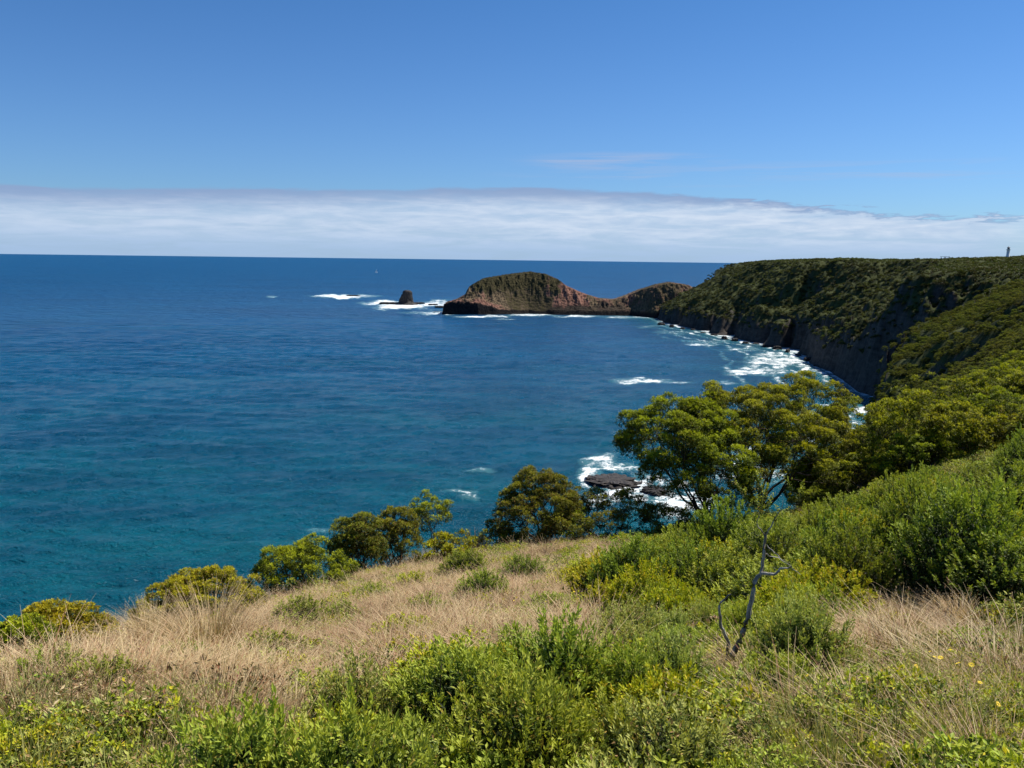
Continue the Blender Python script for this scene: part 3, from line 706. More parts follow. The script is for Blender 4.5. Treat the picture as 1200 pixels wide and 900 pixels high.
    V, F = joinmesh([(a, b_) for a, b_ in parts])
    return leafmesh(name+'_crown', sets, material), mesh(name+'_trunk', V, F, None, [M[bark]], True)
def put_tree(name, label, cat, ms, loc, rz=0, sc=1, group=None):
    e = empty(name, loc, rz, label=label, category=cat); e.scale = (sc, sc, sc)
    if group: e['group'] = group
    link('crown', ms[0], e); link('trunk', ms[1], e); return e
def shoot_shrub(name, seed, Rr, Hh, nsh, material, leafL=.022, leafW=.0075, nlv=34, slen=.26, dens=1.0):
    """dome of upright leafy shoots over a tangle of stems"""
    rg = np.random.default_rng(seed); sets = []; parts = []
    for i in range(nsh):
        a = rg.uniform(0, 2*np.pi); rr = math.sqrt(rg.uniform(0, 1))*Rr; hz = Hh*math.sqrt(max(0, 1-(rr/Rr)**2*.82))*rg.uniform(.72, 1.12)
        top = np.array([rr*math.cos(a), rr*math.sin(a), hz]); dirv = unit(np.array([math.cos(a)*rr/Rr*.75, math.sin(a)*rr/Rr*.75, 1.0])+rg.normal(0, .22, 3))
        sl = slen*rg.uniform(.65, 1.35); root = top-dirv*sl
        t = rg.uniform(0, 1, nlv)**.8; P = root+dirv*(t*sl)[:, None]+rg.normal(0, .006, (nlv, 3))
        ang = np.arange(nlv)*2.4; u = unit(np.cross(dirv, [0.3, .7, .1])); w = np.cross(dirv, u)
        N = (np.cos(ang)[:, None]*u+np.sin(ang)[:, None]*w)*(.95-.45*t)[:, None]+dirv*(.55+.5*t)[:, None]
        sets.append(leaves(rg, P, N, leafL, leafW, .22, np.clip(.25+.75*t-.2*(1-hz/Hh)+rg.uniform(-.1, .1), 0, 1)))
        if i % 3 == 0:
            g = np.array([rr*math.cos(a)*.25, rr*math.sin(a)*.25, -.15]); parts.append(tube(wig(rg, g, root+dirv*sl*.5, 4, .06), [.009, .007, .005, .002], 3))
    # inner leaves, the shade between shoots put into their dark colour
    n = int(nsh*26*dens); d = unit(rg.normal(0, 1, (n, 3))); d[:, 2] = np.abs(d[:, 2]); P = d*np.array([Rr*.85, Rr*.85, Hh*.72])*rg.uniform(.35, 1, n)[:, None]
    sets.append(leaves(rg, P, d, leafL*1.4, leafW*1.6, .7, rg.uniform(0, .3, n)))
    V, F = joinmesh(parts)
    return leafmesh(name+'_foliage', sets, material), mesh(name+'_stems', V, F, None, [M['twig'] if 0 else M['bark']])
def blades(rg, n, Rr, H, wd, lean=.5, droop=.35, segs=4, tipv=None, heads=0.0):
    a = rg.uniform(0, 2*np.pi, n); rr = np.sqrt(rg.uniform(0, 1, n))*Rr; base = np.stack([rr*np.cos(a), rr*np.sin(a), np.full(n, -.03)], 1)
    out = np.stack([np.cos(a), np.sin(a), 0*a], 1)*rg.uniform(.1, 1, n)[:, None]*lean+rg.normal(0, .14, (n, 3)); out[:, 2] = 0
    h = H*rg.uniform(.55, 1.1, n); w = wd*rg.uniform(.6, 1.3, n); side = unit(np.cross(out+rg.normal(0, .3, (n, 3)), [0, 0, 1.0]))
    V = []; 
    for s_ in range(segs+1):
        t = s_/segs; p = base+np.stack([0*h, 0*h, h*(t-droop*t*t*np.linalg.norm(out, axis=1).clip(0, 1.2))], 1)+out*(h*(t**1.7))[:, None]
        ww = w*(1-t**1.6)*.5+.0004
        V += [p-side*ww[:, None], p+side*ww[:, None]]
    k = 2*(segs+1); V = np.stack(V, 1).reshape(-1, 3); F = []
    for s_ in range(segs): F.append(np.stack([np.arange(n)*k+2*s_, np.arange(n)*k+2*s_+1, np.arange(n)*k+2*s_+3, np.arange(n)*k+2*s_+2], 1))
    F = np.stack(F, 1).reshape(-1, 4); rnd = np.repeat(rg.uniform(0, 1, n), k); tip = np.tile(np.repeat(np.linspace(.1, .95, segs+1), 2), n)
    res = [(V, F, rnd, tip)]
    m_ = int(n*heads)
    if m_:
        topi = (np.arange(m_)*k)+k-1; tp = V[topi]; q = np.repeat(tp, 9, 0)+rg.normal(0, .006, (m_*9, 3))-np.array([0, 0, 1])*np.tile(np.linspace(0, .09, 9), m_)[:, None]
        res.append(leaves(rg, q, np.repeat(out[:m_]*.4+np.array([0, 0, .8]), 9, 0), .022, .006, .35, np.full(m_*9, .9)))
    return res
def herb(rg, n, Rr, H, L, Wd):
    nn = n//9; a = rg.uniform(0, 2*np.pi, nn); rr = np.sqrt(rg.uniform(0, 1, nn))*Rr
    c = np.stack([rr*np.cos(a), rr*np.sin(a), H*rg.uniform(.3, 1, nn)*(1-.5*(rr/Rr)**2)], 1)
    P = np.repeat(c, 9, 0)+rg.normal(0, L*.35, (nn*9, 3)); N = rg.normal(0, .7, (nn*9, 3)); N[:, 2] = np.abs(N[:, 2])+.25
    return [leaves(rg, P, unit(N), L, Wd, .3, np.clip(P[:, 2]/H+rg.uniform(-.25, .25, len(P)), 0, 1))]

# --- stuff scattered with instances
SRC = bpy.data.collections.new('plant_sources')
def srcset(name, meshes):
    col = bpy.data.collections.new(name)
    for i, me in enumerate(meshes): col.objects.link(bpy.data.objects.new('%s_%02d' % (name, i), me))
    return col
def scatter(name, col, P, scale, rotz, tilt, label, cat, kind='stuff'):
    n = len(P); me = bpy.data.meshes.new(name); me.vertices.add(n); me.vertices.foreach_set('co', np.asarray(P, np.float32).ravel())
    rg = np.random.default_rng(n); k = len(col.objects)
    a = me.attributes.new('scl', 'FLOAT_VECTOR', 'POINT'); a.data.foreach_set('vector', np.asarray(scale, np.float32).ravel())
    rot = np.stack([tilt*rg.normal(0, 1, n), tilt*rg.normal(0, 1, n), rotz], 1)
    a = me.attributes.new('rot', 'FLOAT_VECTOR', 'POINT'); a.data.foreach_set('vector', rot.astype(np.float32).ravel())
    a = me.attributes.new('idx', 'INT', 'POINT'); a.data.foreach_set('value', rg.integers(0, k, n).astype(np.int32))
    o = link(name, me, kind=kind, label=label, category=cat)
    ng = bpy.data.node_groups.new(name, 'GeometryNodeTree')
    ng.interface.new_socket('Geometry', in_out='INPUT', socket_type='NodeSocketGeometry'); ng.interface.new_socket('Geometry', in_out='OUTPUT', socket_type='NodeSocketGeometry')
    gi = ng.nodes.new('NodeGroupInput'); go = ng.nodes.new('NodeGroupOutput'); mp = ng.nodes.new('GeometryNodeMeshToPoints')
    ci = ng.nodes.new('GeometryNodeCollectionInfo'); ci.inputs['Collection'].default_value = col
    ci.inputs['Separate Children'].default_value = True; ci.inputs['Reset Children'].default_value = True
    io = ng.nodes.new('GeometryNodeInstanceOnPoints'); io.inputs['Pick Instance'].default_value = True
    def na(nm, dt):
        q = ng.nodes.new('GeometryNodeInputNamedAttribute'); q.data_type = dt; q.inputs[0].default_value = nm
        return [s_ for s_ in q.outputs if s_.enabled and s_.name == 'Attribute'][0]
    er = ng.nodes.new('FunctionNodeEulerToRotation'); L = ng.links
    L.new(gi.outputs[0], mp.inputs[0]); L.new(mp.outputs[0], io.inputs['Points']); L.new(ci.outputs[0], io.inputs['Instance'])
    L.new(na('idx', 'INT'), io.inputs['Instance Index']); L.new(na('rot', 'FLOAT_VECTOR'), er.inputs[0]); L.new(er.outputs[0], io.inputs['Rotation'])
    L.new(na('scl', 'FLOAT_VECTOR'), io.inputs['Scale']); L.new(io.outputs[0], go.inputs[0])
    md = o.modifiers.new('scatter', 'NODES'); md.node_group = ng
    return o
def ground_pts(rg, n, r0, r1, a0, a1, power=1.0):
    """random points on the ground in a sector, spread evenly over log distance**power"""
    u = rg.uniform(0, 1, n); r = (r0**power+(r1**power-r0**power)*u)**(1/power); a = np.radians(rg.uniform(a0, a1, n))
    x = r*np.sin(a); y = r*np.cos(a); z = land(x, y); P = np.stack([x, y, z], 1); q = proj(P)
    return P, q[:, 0], q[:, 1], r
def thin(P, rad, rg):
    """dart throwing: keep points whose discs do not overlap"""
    keep = []; cell = {}
    big = float(np.max(rad))
    for i in range(len(P)):
        cx, cy = int(P[i, 0]//big), int(P[i, 1]//big); ok = True
        for dx in (-1, 0, 1):
            for dy in (-1, 0, 1):
                for j in cell.get((cx+dx, cy+dy), ()):
                    if (P[i, 0]-P[j, 0])**2+(P[i, 1]-P[j, 1])**2 < ((rad[i]+rad[j])*.5)**2: ok = False; break
                if not ok: break
            if not ok: break
        if ok: keep.append(i); cell.setdefault((cx, cy), []).append(i)
    return np.array(keep, int)

# --- where things grow (outlines on the photograph, read at ground level, jittered in use)
Z_SHRUB = [(290, 1150), (290, 940), (350, 878), (430, 840), (560, 822), (680, 818), (725, 765), (705, 715), (765, 668), (870, 648), (960, 645), (1060, 600), (1230, 560), (1230, 735), (1150, 722), (1090, 700), (1010, 712), (960, 760), (925, 830), (905, 900), (900, 1150)]
Z_STRAW = [(-60, 920), (-60, 800), (100, 745), (240, 700), (400, 660), (600, 636), (760, 636), (745, 672), (702, 712), (723, 765), (682, 818), (560, 824), (432, 842), (352, 882), (290, 945), (260, 1100), (200, 1000), (150, 905), (30, 880)]
Z_STRAW2 = [(950, 800), (980, 750), (1025, 708), (1090, 692), (1150, 715), (1168, 770), (1100, 800), (1020, 815)]
rgm = np.random.default_rng(11)
def jit(px, py, r, a): 
    nx = fbm(px/60.+r, py/40., 3, 3); ny = fbm(px/60., py/40.+r, 3, 4); return px+a*nx, py+a*.6*ny

# --- single trees and bushes along the brow of the hill: (crown px box, base) on the photograph
def site(px, py):
    return ground_hit(px, py)[0]
_bpx = np.array([-60, 100, 240, 400, 520, 640, 760, 860, 940, 1000]); _bd = np.array([11.5, 14.8, 18.5, 23.5, 27, 29.5, 31, 35, 40, 50.])
def at_d(px, d):
    v = ray(px, 600.); a = math.atan2(v[0], v[1]); x, y = d*math.sin(a), d*math.cos(a); return np.array([x, y, float(land(np.array([x]), np.array([y]))[0])])
print('sites')
DIST = {12: -1.6, 13: -.8, 18: 46., 19: 44., 17: -1.0, 2: 41., 1: 35.5, 0: 32.5}
TREES = [ # name, label, category, base px,py, width px, height px, material, kwargs, rotation
 ('coastal_tree', 'broad leaning tree with dense gold-green crown, left of the big pair on the brow', 'tree', 838, 618, 120, 158, 'coast_tree', dict(base_frac=.34, lean=(-1.1, 0), nl=8, ntip=150, puff=.47, lv=1350, leafL=.075, leafW=.028, flat=.55, trunk_r=.08), 0),
 ('coastal_tree', 'tallest and widest open-branched tree with pale sea showing through its crown', 'tree', 890, 622, 172, 172, 'coast_tree', dict(base_frac=.38, lean=(.3, 0), nl=10, ntip=190, puff=.47, lv=1300, leafL=.075, leafW=.028, flat=.55, gaps=.10, trunk_r=.09), 1.1),
 ('coastal_tree', 'lower spreading tree joined to the right side of the tallest crown', 'tree', 985, 606, 140, 118, 'coast_tree', dict(base_frac=.25, lean=(.2, 0), nl=8, ntip=140, puff=.47, lv=1300, leafL=.075, leafW=.028, flat=.55, trunk_r=.08), 2.0),
 ('coastal_tree', 'dark rounded tree on thick trunks standing alone on the meadow edge above the rock shelf', 'tree', 632, 640, 100, 94, 'olive_tree', dict(base_frac=.22, lean=(.05, 0), nl=7, ntip=130, puff=.32, lv=700, leafL=.07, leafW=.026, flat=.4, trunk_r=.07), .5),
 ('coastal_tree', 'thin little tree on a bare curved stem with a flat pale crown', 'tree', 514, 652, 56, 80, 'coast_tree', dict(base_frac=.52, lean=(-.22, 0), nl=3, ntip=30, puff=.24, lv=480, leafL=.055, leafW=.02, trunk_r=.04), 0),
 ('coastal_tree', 'small bronze-green tree rising behind the bare-stemmed one', 'tree', 466, 656, 50, 78, 'olive_tree', dict(base_frac=.2, nl=5, ntip=60, puff=.25, lv=540, leafL=.06, leafW=.022, trunk_r=.05), 2.4),
 ('coastal_tree', 'bronze rounded bushy tree left of the small trees on the meadow brow', 'tree', 421, 676, 60, 76, 'olive_tree', dict(base_frac=.15, nl=6, ntip=80, puff=.27, lv=600, leafL=.06, leafW=.022, trunk_r=.05), 3.3),
 ('brow_bush', 'dark green dense bush with a lower left shoulder on the grassy brow', 'bush', 358, 712, 84, 66, 'coast_tree', dict(base_frac=.08, nl=7, ntip=110, puff=.24, lv=560, leafL=.055, leafW=.02, trunk_r=.04), .9),
 ('brow_bush', 'golden dome-shaped bush behind the pale tussock at the sea edge', 'bush', 233, 722, 112, 60, 'gold_bush', dict(base_frac=.06, nl=8, ntip=150, puff=.19, lv=620, leafL=.045, leafW=.018, trunk_r=.035), .3),
 ('brow_bush', 'tiny yellow-green bush left of the golden dome', 'bush', 144, 748, 28, 22, 'gold_bush', dict(base_frac=.06, nl=3, ntip=14, puff=.13, lv=150, leafL=.05, leafW=.02, trunk_r=.02), 1.3),
 ('brow_bush', 'gold-green bush with straw stalks in front near the left edge', 'bush', 64, 775, 86, 74, 'gold_bush', dict(base_frac=.06, nl=7, ntip=120, puff=.17, lv=560, leafL=.042, leafW=.016, trunk_r=.035), 2.2),
 ('brow_bush', 'dark green bush cut by the left edge of the view', 'bush', 6, 796, 66, 72, 'coast_tree', dict(base_frac=.05, nl=6, ntip=100, puff=.17, lv=560, leafL=.042, leafW=.016, trunk_r=.035), 4.2),
 ('brow_bush', 'yellow-tinged low bush in front of the bare-stemmed little tree', 'bush', 524, 676, 60, 34, 'gold_bush', dict(base_frac=.05, nl=5, ntip=44, puff=.22, lv=240, trunk_r=.04), 5.2),
 ('brow_bush', 'brown-tipped low bush between the bare-stemmed tree and the dark tree', 'bush', 592, 664, 56, 28, 'olive_tree', dict(base_frac=.05, nl=5, ntip=34, puff=.22, lv=220, trunk_r=.04), 1.2),
 ('brow_bush', 'wide orange-tinged bush right of the dark tree, below the rock shelf', 'bush', 716, 656, 98, 66, 'olive_tree', dict(base_frac=.08, nl=7, ntip=110, puff=.27, lv=520, leafL=.06, leafW=.022, trunk_r=.05), .1),
 ('brow_bush', 'light green bush nestled at the right foot of the dark tree', 'bush', 668, 664, 54, 50, 'coast_tree', dict(base_frac=.08, nl=5, ntip=44, puff=.25, lv=240, trunk_r=.04), 3.1),
 ('brow_bush', 'small green bush under the left side of the leaning tree', 'bush', 790, 640, 60, 44, 'olive_tree', dict(base_frac=.06, nl=5, ntip=44, puff=.26, lv=240, trunk_r=.04), 2.7),
 ('brow_bush', 'dark bush filling the gap between the trunks of the big pair', 'bush', 852, 636, 80, 52, 'coast_tree', dict(base_frac=.06, nl=6, ntip=60, puff=.28, lv=260, trunk_r=.04), 1.9),
 ('brow_bush', 'broad low gold-topped bush ridge below the steep slope at the right edge', 'bush', 1150, 575, 160, 84, 'coast_tree', dict(base_frac=.06, nl=9, ntip=130, puff=.33, lv=300, trunk_r=.05), 0.4),
 ('brow_bush', 'rounded yellow-green bush right of the lower spreading tree', 'bush', 1062, 600, 90, 62, 'coast_tree', dict(base_frac=.06, nl=6, ntip=80, puff=.32, lv=280, trunk_r=.05), 5.9),
]
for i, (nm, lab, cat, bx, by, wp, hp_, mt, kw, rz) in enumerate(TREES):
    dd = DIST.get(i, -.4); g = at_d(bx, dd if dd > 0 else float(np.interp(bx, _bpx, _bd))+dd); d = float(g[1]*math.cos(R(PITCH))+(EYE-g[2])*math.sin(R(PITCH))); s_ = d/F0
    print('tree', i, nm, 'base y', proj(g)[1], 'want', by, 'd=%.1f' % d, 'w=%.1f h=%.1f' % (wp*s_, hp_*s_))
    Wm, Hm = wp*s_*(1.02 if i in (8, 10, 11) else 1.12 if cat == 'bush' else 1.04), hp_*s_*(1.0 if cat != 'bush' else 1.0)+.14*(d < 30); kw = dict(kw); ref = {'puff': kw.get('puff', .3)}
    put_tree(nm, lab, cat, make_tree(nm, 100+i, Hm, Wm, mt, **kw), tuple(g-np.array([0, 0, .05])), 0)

# the flat little branch reaching left from the dark tree is one of its own stems
# --- dead grey branch rising from the shrubs
def dead_branch():
    g = site(846, 812); d = float(np.hypot(g[0], g[1])); s_ = 1.0/F0*math.hypot(d, EYE-g[2])
    az = math.atan2(g[0], g[1]); rt = np.array([math.cos(az), -math.sin(az), 0]); fw = np.array([math.sin(az), math.cos(az), 0])
    def q(px, py, o=0): return rt*(px-843)*s_+np.array([0, 0, 1])*(800-py)*s_*1.06+fw*o
    e = empty('dead_shrub', tuple(g), label='forked weathered grey bare branch standing up out of the green shrubs', category='dead shrub')
    rg = np.random.default_rng(4)
    def limb(pts, r0, r1):
        P = [q(*p) for p in pts]; n = len(P); t = np.linspace(0, n-1, n*4); PP = np.stack([np.interp(t, range(n), [p[k] for p in P]) for k in range(3)], 1)
        PP = PP+rg.normal(0, .004, PP.shape); return tube(PP, np.linspace(r0, r1, len(PP)), 8)
    part('trunk', limb([(838, 850, -.02), (842, 800, 0), (848, 770, .03), (861, 740, .08), (866, 715, .12), (870, 690, .15), (877, 678, .2), (878, 655, .22), (878, 640, .25)], .029, .009), 'bark_grey', e, True)
    part('branch', limb([(848, 768, .03), (846, 745, -.05), (838, 722, -.1), (835, 702, -.12), (846, 690, -.1)], .018, .005), 'bark_grey', e, True)
    part('branch', limb([(875, 681, .18), (888, 676, .1), (896, 668, .1), (904, 664, .05)], .014, .004), 'bark_grey', e, True)
    part('branch', joinmesh([limb([(878, 662, .22), (893, 668, .3), (905, 672, .3)], .004, .002), limb([(879, 652, .22), (895, 660, .1), (912, 668, .0)], .004, .002), limb([(878, 645, .24), (868, 630, .2), (872, 612, .2)], .006, .002), limb([(878, 645, .24), (888, 626, .3), (895, 608, .3)], .006, .002)]), 'bark_grey', e, True)
    sets = []
    for k in range(30):
        c = q(880+rg.uniform(-26, 30), 625+rg.uniform(-26, 26), rg.uniform(0, .45)); n = 60; dd = unit(np.array([0, 0, 1])+rg.normal(0, .3, 3)); t = rg.uniform(0, 1, n)
        sets.append(leaves(rg, c+dd*(t*.17)[:, None]+rg.normal(0, .008, (n, 3)), rg.normal(0, .6, (n, 3))+dd, .022, .008, .3, t))
    link('foliage', leafmesh('dead_shrub_foliage', sets, 'shrub'), e)
dead_branch()

# --- bare twiggy shrubs by the brow trees
def twiggy(seed, H, W, n=60):
    rg = np.random.default_rng(seed); V = []
    for i in range(n):
        a = rg.uniform(0, 6.28); o = np.array([math.cos(a)*W*rg.uniform(.1, .5), math.sin(a)*W*rg.uniform(.1, .5), H*rg.uniform(.6, 1)])
        w = wig(rg, (0, 0, -.1), o, 7, .06); V.append(tube(w, np.linspace(.012, .003, 7), 3))
        for k in (3, 4, 5): V.append(tube(wig(rg, w[k], w[k]+rg.normal(0, .13, 3)+np.array([0, 0, .18]), 4, .05), [.005, .004, .003, .0015], 3))
    v, f = joinmesh(V); nn = len(v); return mesh('twiggy', v, f, dict(rnd=rg.uniform(0, 1, nn), tip=rg.uniform(0, 1, nn)), [M['twig']])
for px, py, W_, H_, lab in ((556, 658, 1.3, 1.2, 'leafless grey twiggy shrub right of the bare-stemmed little tree'), (300, 716, .8, .6, 'leafless dark twiggy shrub right of the golden dome bush'), (735, 664, 1.0, .8, 'reddish dead twigs under the wide orange-tinged bush')):
    g = at_d(px, float(np.interp(px, _bpx, _bd))-.3); o = link('bare_shrub', twiggy(int(px), H_, W_), label=lab, category='bare shrub'); o.location = tuple(g)

# --- big pale tussocks
def tussock(name, px, py, Wpx, label, mt='straw', n=900):
    g = site(px, py); d = math.hypot(g[0], g[1]); Rr = Wpx*math.hypot(d, EYE-g[2])/F0*.5
    rg = np.random.default_rng(int(px)); sets = blades(rg, n, Rr*.28, Rr*1.4, .007, 1.0, .5, 5, heads=.25)+[blades(rg, n//3, Rr*.25, Rr*.9, .008, .6, .3, 4)[0]]
    me = leafmesh(name, sets, mt); me.materials.append(M['grass_green'])
    for a_ in (): pass
    o = link(name, me, label=label, category='grass tussock'); o.location = tuple(g)
    inner = leafmesh(name+'_heart', blades(rg, n//2, Rr*.22, Rr*.8, .008, .5, .3, 4), 'grass_green'); link('green_blades', inner, o)
tussock('grass_tussock', 246, 790, 150, 'large pale fountain-shaped grass tussock below the golden dome bush')
tussock('grass_tussock', 180, 772, 100, 'smaller pale grass tussock left of the large fountain-shaped one')
tussock('grass_tussock', 1062, 760, 84, 'bleached collapsed grass clump in the shrubs at the right', n=600)
tussock('grass_tussock', 1125, 745, 70, 'bleached grass clump with arching stalks near the right edge', n=450)

# --- low shoot-covered shrubs of the near slope
print('shrubs')
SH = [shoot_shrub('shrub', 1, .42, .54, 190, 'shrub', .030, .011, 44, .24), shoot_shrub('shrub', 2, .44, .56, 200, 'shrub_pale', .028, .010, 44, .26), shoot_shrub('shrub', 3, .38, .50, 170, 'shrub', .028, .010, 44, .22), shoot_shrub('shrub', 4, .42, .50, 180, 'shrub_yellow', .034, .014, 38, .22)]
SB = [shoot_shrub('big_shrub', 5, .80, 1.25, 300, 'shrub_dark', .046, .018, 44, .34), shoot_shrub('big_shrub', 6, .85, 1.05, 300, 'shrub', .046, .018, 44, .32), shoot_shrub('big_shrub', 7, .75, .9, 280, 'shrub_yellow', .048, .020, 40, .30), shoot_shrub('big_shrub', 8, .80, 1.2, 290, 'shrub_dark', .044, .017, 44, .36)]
ZONES = [
 ('coastal_shrub', 'shrubs of the near thicket', 'low light green shrub of upright shoots in the thicket along the bottom of the view', 'shrub', Z_SHRUB, 2.6, 9.5, .41, SH, (.75, 1.25)),
 ('slope_shrub', 'shrubs of the right-hand slope', 'knee-high dense green shrub on the slope between the dead branch and the steep hillside', 'shrub', Z_SHRUB, 9.5, 40, .90, SB, (.55, 1.18))]
for nm, grp, lab, cat, zone, r0, r1, rad, protos, (s0, s1) in ZONES:
    P, px, py, r = ground_pts(rgm, 9000, r0, r1, -36, 37, 2.0)
    jx, jy = jit(px, py, 1.7, 26); ok = inpoly(jx, jy, zone); P, r, px, py = P[ok], r[ok], px[ok], py[ok]
    # keep the foot of the dead branch and the view of its stem open
    clear = (np.abs(px-846) < 58) & (py > 800) & (py < 960); P, r = P[~clear], r[~clear]
    k = thin(P, np.full(len(P), rad)*(1 if r0 < 5 else np.clip(r[:]/18, .8, 1.25)), rgm); P = P[k]
    if len(P) > 292:
        P = P[np.argsort(np.hypot(P[:, 0], P[:, 1]))[:292]]
    print(nm, len(P))
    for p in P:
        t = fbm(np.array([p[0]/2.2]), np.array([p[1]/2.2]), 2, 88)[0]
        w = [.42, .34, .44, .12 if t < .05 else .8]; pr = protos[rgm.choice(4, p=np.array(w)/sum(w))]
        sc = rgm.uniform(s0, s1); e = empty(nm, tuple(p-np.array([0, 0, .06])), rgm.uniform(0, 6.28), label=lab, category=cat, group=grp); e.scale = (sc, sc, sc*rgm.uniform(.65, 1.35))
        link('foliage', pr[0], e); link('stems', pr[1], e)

MS = ((352, 748, .42), (436, 716, .45), (486, 700, .5), (120, 842, .3), (566, 716, .45), (318, 790, .36), (474, 772, .42), (612, 690, .5), (545, 682, .55), (402, 742, .36), (668, 700, .5), (212, 800, .3), (500, 740, .36), (640, 735, .36), (694, 690, .6), (60, 825, .3))
for i, (mx, my, sc) in enumerate(MS):
    e = empty('meadow_shrub', tuple(ground_hit(mx, my)[0]-np.array([0, 0, .05])), i*1.3, label='small green shrub poking up through the dry meadow grass', category='shrub', group='small shrubs dotted over the dry meadow')
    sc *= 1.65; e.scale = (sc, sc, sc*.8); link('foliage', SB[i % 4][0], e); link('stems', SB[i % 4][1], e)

# --- bushes of the steep slope beyond (the largest ones singly, the rest as a mass)
print('slope')
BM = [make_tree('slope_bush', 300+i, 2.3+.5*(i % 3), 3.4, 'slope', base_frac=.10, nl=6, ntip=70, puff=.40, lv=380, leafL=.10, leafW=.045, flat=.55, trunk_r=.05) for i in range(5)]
P, px, py, r = ground_pts(rgm, 60000, 34, 420, 12, 37, 1.1)
vis = (px > 960) & (px < 1290) & (py > 300) & (py < 640)
P, r, px = P[vis], r[vis], px[vis]
sdv = coast_sd(P[:, 0], P[:, 1])[0]; o_ = sdv > 6; P, r = P[o_], r[o_]
k = thin(P, np.clip(1.35+r*.0035, 1.4, 2.6), rgm); P, r = P[k], r[k]; od = np.argsort(r); P, r = P[od], r[od]
print('slope bushes', len(P))
ns = 290
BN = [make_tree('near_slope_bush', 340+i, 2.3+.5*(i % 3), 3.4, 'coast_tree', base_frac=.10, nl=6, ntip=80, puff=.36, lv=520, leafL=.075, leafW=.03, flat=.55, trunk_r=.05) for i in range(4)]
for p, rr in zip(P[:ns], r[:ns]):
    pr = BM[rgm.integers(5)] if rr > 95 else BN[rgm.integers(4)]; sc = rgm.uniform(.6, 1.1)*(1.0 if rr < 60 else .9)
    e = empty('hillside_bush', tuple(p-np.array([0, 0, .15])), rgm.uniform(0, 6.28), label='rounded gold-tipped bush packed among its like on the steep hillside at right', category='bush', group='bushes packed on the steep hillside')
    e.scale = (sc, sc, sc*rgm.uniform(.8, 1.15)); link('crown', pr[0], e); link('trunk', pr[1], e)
rest = P[ns:]; n = len(rest); sc = rgm.uniform(.6, 1.05, n)[:, None]*np.array([[1, 1, 1.0]])*np.clip(.8+r[ns:]*.0006, .8, 1)[:, None]
scatter('hillside_scrub', srcset('hillside_source', [b_[0] for b_ in BM]), rest-np.array([0, 0, .2]), sc, rgm.uniform(0, 6.28, n), .08, 'unbroken dark green scrub covering the upper hillside at right', 'scrub')
# far headland scrub
rg = np.random.default_rng(77); FM = []
for i in range(4):
    nn = 420; d = unit(rg.normal(0, 1, (nn, 3))); d[:, 2] = np.abs(d[:, 2]); lobs = 1+.28*np.sin(d[:, 0]*5+i)*np.cos(d[:, 1]*6+i)
    FM.append(leafmesh('far_bush', [leaves(rg, d*np.array([2.2, 2.2, 1.7])*(lobs*rg.uniform(.7, 1, nn))[:, None], d*.7+np.array([0, 0, .1]), .60, .42, .6, np.clip(d[:, 2]*.8+rg.uniform(-.1, .2, nn), 0, 1))], 'scrub'))
P, px, py, r = ground_pts(rgm, 190000, 380, 1500, 8, 40, 1.3)
_, s_, c_, E_, P_ = land(P[:, 0], P[:, 1], True)
hh = P[:, 2]; ok = (px > 755) & (px < 1320) & (s_ > 3) & (hh > 5) & (hh > c_*(.78+.5*fbm(P[:, 0]/11, P[:, 1]/11, 4, 71)))
P, r = P[ok], r[ok]; k = thin(P, 1.7+r*.0012, rgm); P, r = P[k], r[k]; n = len(P); print('far', n)
scatter('headland_scrub', srcset('headland_source', FM), P-np.array([0, 0, .1]), rgm.uniform(.5, 1.15, n)[:, None]*np.ones((1, 3)), rgm.uniform(0, 6.28, n), .15, 'dark olive wind-clipped scrub blanketing the far headland', 'scrub')

# --- grasses and ground herbs
print('grass')
rg = np.random.default_rng(21)
GS = srcset('straw_source', [leafmesh('straw', blades(rg, 110, .20, .26+.07*(i % 3), .0065, .9+.5*(i % 3), .45, 4, heads=.22), 'straw' if i % 2 else 'straw_red') for i in range(6)])
P, px, py, r = ground_pts(rgm, 42000, 3, 34, -37, 36, 1.5)
jx, jy = jit(px, py, 5.1, 22); ok = (inpoly(jx, jy, Z_STRAW) & (rgm.random(len(px)) < .8)) | inpoly(jx, jy, Z_STRAW2) | ((rgm.random(len(px)) < np.where((px > 880) & (py > 780), .55, .04)))
P, r = P[ok], r[ok]; n = len(P); print('straw', n)
scatter('dry_grass', GS, P, ((rgm.uniform(.6, 1.25, n)*np.clip(.85+r*.012, .8, 1.2)*(.5+1.0*vnoise(P[:, 0]/.8, P[:, 1]/.8, 4))).clip(.4, 1.3)*np.clip(r/6, .78, 1)).reshape(-1, 1)*np.ones((1, 3)), rgm.uniform(0, 6.28, n), .16, 'tangled straw-coloured dry grass covering the meadow on the brow', 'dry grass')
GG = srcset('green_source', [leafmesh('green', blades(rg, 90, .18, .36, .006, .5, .3, 4, heads=.1), 'grass_green') for i in range(3)])
P, px, py, r = ground_pts(rgm, 12000, 3, 34, -37, 36, 1.5)
low_ = ((px < 260) & (py > 820)) | ((px > 870) & (py > 770)); ok = (rgm.random(len(px)) < np.where(low_, .40, .05)); P, r = P[ok], r[ok]; n = len(P)
scatter('green_grass', GG, P, rgm.uniform(.6, 1.3, n)[:, None]*np.ones((1, 3)), rgm.uniform(0, 6.28, n), .15, 'green and yellowing grass blades among the shrubs', 'grass')
HB = srcset('herb_source', [leafmesh('herb', herb(rg, 700, .24, .22+.06*(i % 2), .026, .012), ('shrub_yellow', 'shrub', 'shrub_pale')[i % 3]) for i in range(6)])
P, px, py, r = ground_pts(rgm, 26000, 2.6, 36, -37, 37, 1.5)
jx, jy = jit(px, py, 2.3, 30); straw = inpoly(jx, jy, Z_STRAW) | inpoly(jx, jy, Z_STRAW2)
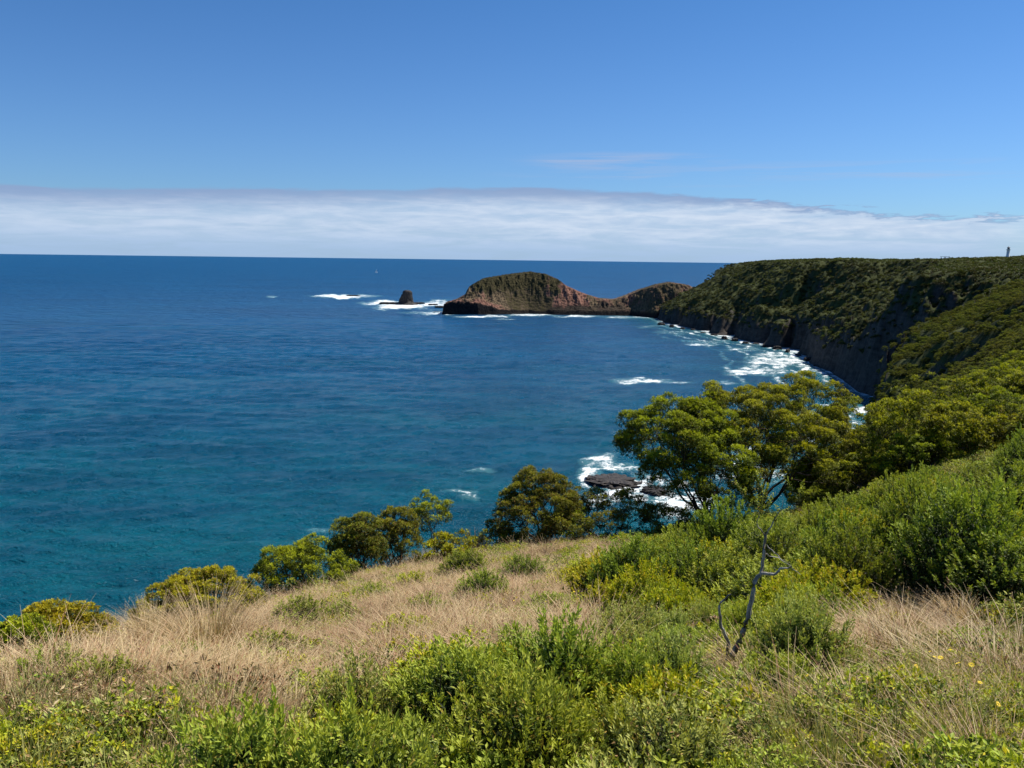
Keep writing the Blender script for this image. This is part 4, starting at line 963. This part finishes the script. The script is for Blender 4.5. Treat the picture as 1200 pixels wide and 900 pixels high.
ok = (~straw & ((px < 880) | (py < 770) | (rgm.random(len(px)) < .62)) & ((rgm.random(len(px)) < np.where(r > 9.5, .22, .5)) | ~inpoly(px, py, Z_SHRUB))) | (straw & (rgm.random(len(px)) < .07+.5*(fbm(P[:, 0]/1.6, P[:, 1]/1.6, 2, 64) > .22))); P, r = P[ok], r[ok]; n = len(P); print('herb', n)
scatter('low_herbs', HB, P, (rgm.uniform(.55, 1.25, n)*(.6+.9*vnoise(P[:, 0]/.7, P[:, 1]/.7, 9))*np.clip(.8+r*.03, .9, 1.7))[:, None]*np.ones((1, 3)), rgm.uniform(0, 6.28, n), .15, 'low leafy green and yellow herbs knitting the ground between the shrubs', 'ground cover')
BR = srcset('bracken_source', [leafmesh('bracken', herb(rg, 500, .30, .26, .035, .010), 'bracken'), leafmesh('bracken', herb(rg, 420, .26, .30, .03, .010), 'straw_red')])
P, px, py, r = ground_pts(rgm, 9000, 4, 34, -37, 36, 1.5)
jx, jy = jit(px, py, 2.3, 30); ok = inpoly(jx, jy, Z_STRAW) & (fbm(P[:, 0]/1.3, P[:, 1]/1.3, 3, 164) > .06) | (rgm.random(len(px)) < .05); P, r = P[ok], r[ok]; n = len(P)
scatter('dead_bracken', BR, P, rgm.uniform(.6, 1.5, n)[:, None]*np.ones((1, 3)), rgm.uniform(0, 6.28, n), .2, 'brown withered leafy plants among the dry grass', 'withered plants')
# dead stalks and litter in the meadow
TW = srcset('stalk_source', [twiggy(500+i, .5, .5, 14) for i in range(3)])
P, px, py, r = ground_pts(rgm, 700, 6, 32, -37, 36, 1.5); n = len(P)
scatter('dry_stalks', TW, P, rgm.uniform(.35, .75, n)[:, None]*np.ones((1, 3)), rgm.uniform(0, 6.28, n), .35, 'brown dead stalks standing in the grass', 'dry stalks')
# yellow daisies
def daisy():
    V = []; k = 9
    th = np.linspace(0, 2*np.pi, k, endpoint=False); parts = []
    for t in th:
        a = np.array([math.cos(t), math.sin(t), 0]); s_ = np.array([-math.sin(t), math.cos(t), 0]); parts.append((np.array([a*.003, a*.013+s_*.005+np.array([0, 0, .003]), a*.022+np.array([0, 0, .001]), a*.013-s_*.005+np.array([0, 0, .003])]), np.array([[0, 1, 2, 3]])))
    v, f = joinmesh(parts); return mesh('daisy', v, f, None, [M['flower']])
DS = srcset('daisy_source', [daisy()]); P = []
for cx, cy, rx, ry, n in ((668, 728, 26, 14, 40), (1120, 840, 60, 50, 10), (960, 880, 50, 20, 7), (930, 690, 40, 30, 16), (600, 745, 40, 16, 8)):
    g = ground_hit(cx+rgm.normal(0, rx*.5, n), cy+rgm.normal(0, ry*.5, n), n=500); g[:, 2] += rgm.uniform(.25, .5, n); P.append(g)
P = np.concatenate(P); n = len(P)
scatter('yellow_flowers', DS, P, rgm.uniform(.5, .9, n)[:, None]*np.ones((1, 3)), rgm.uniform(0, 6.28, n), .5, 'scattered small yellow flowers over the herbs', 'flowers')
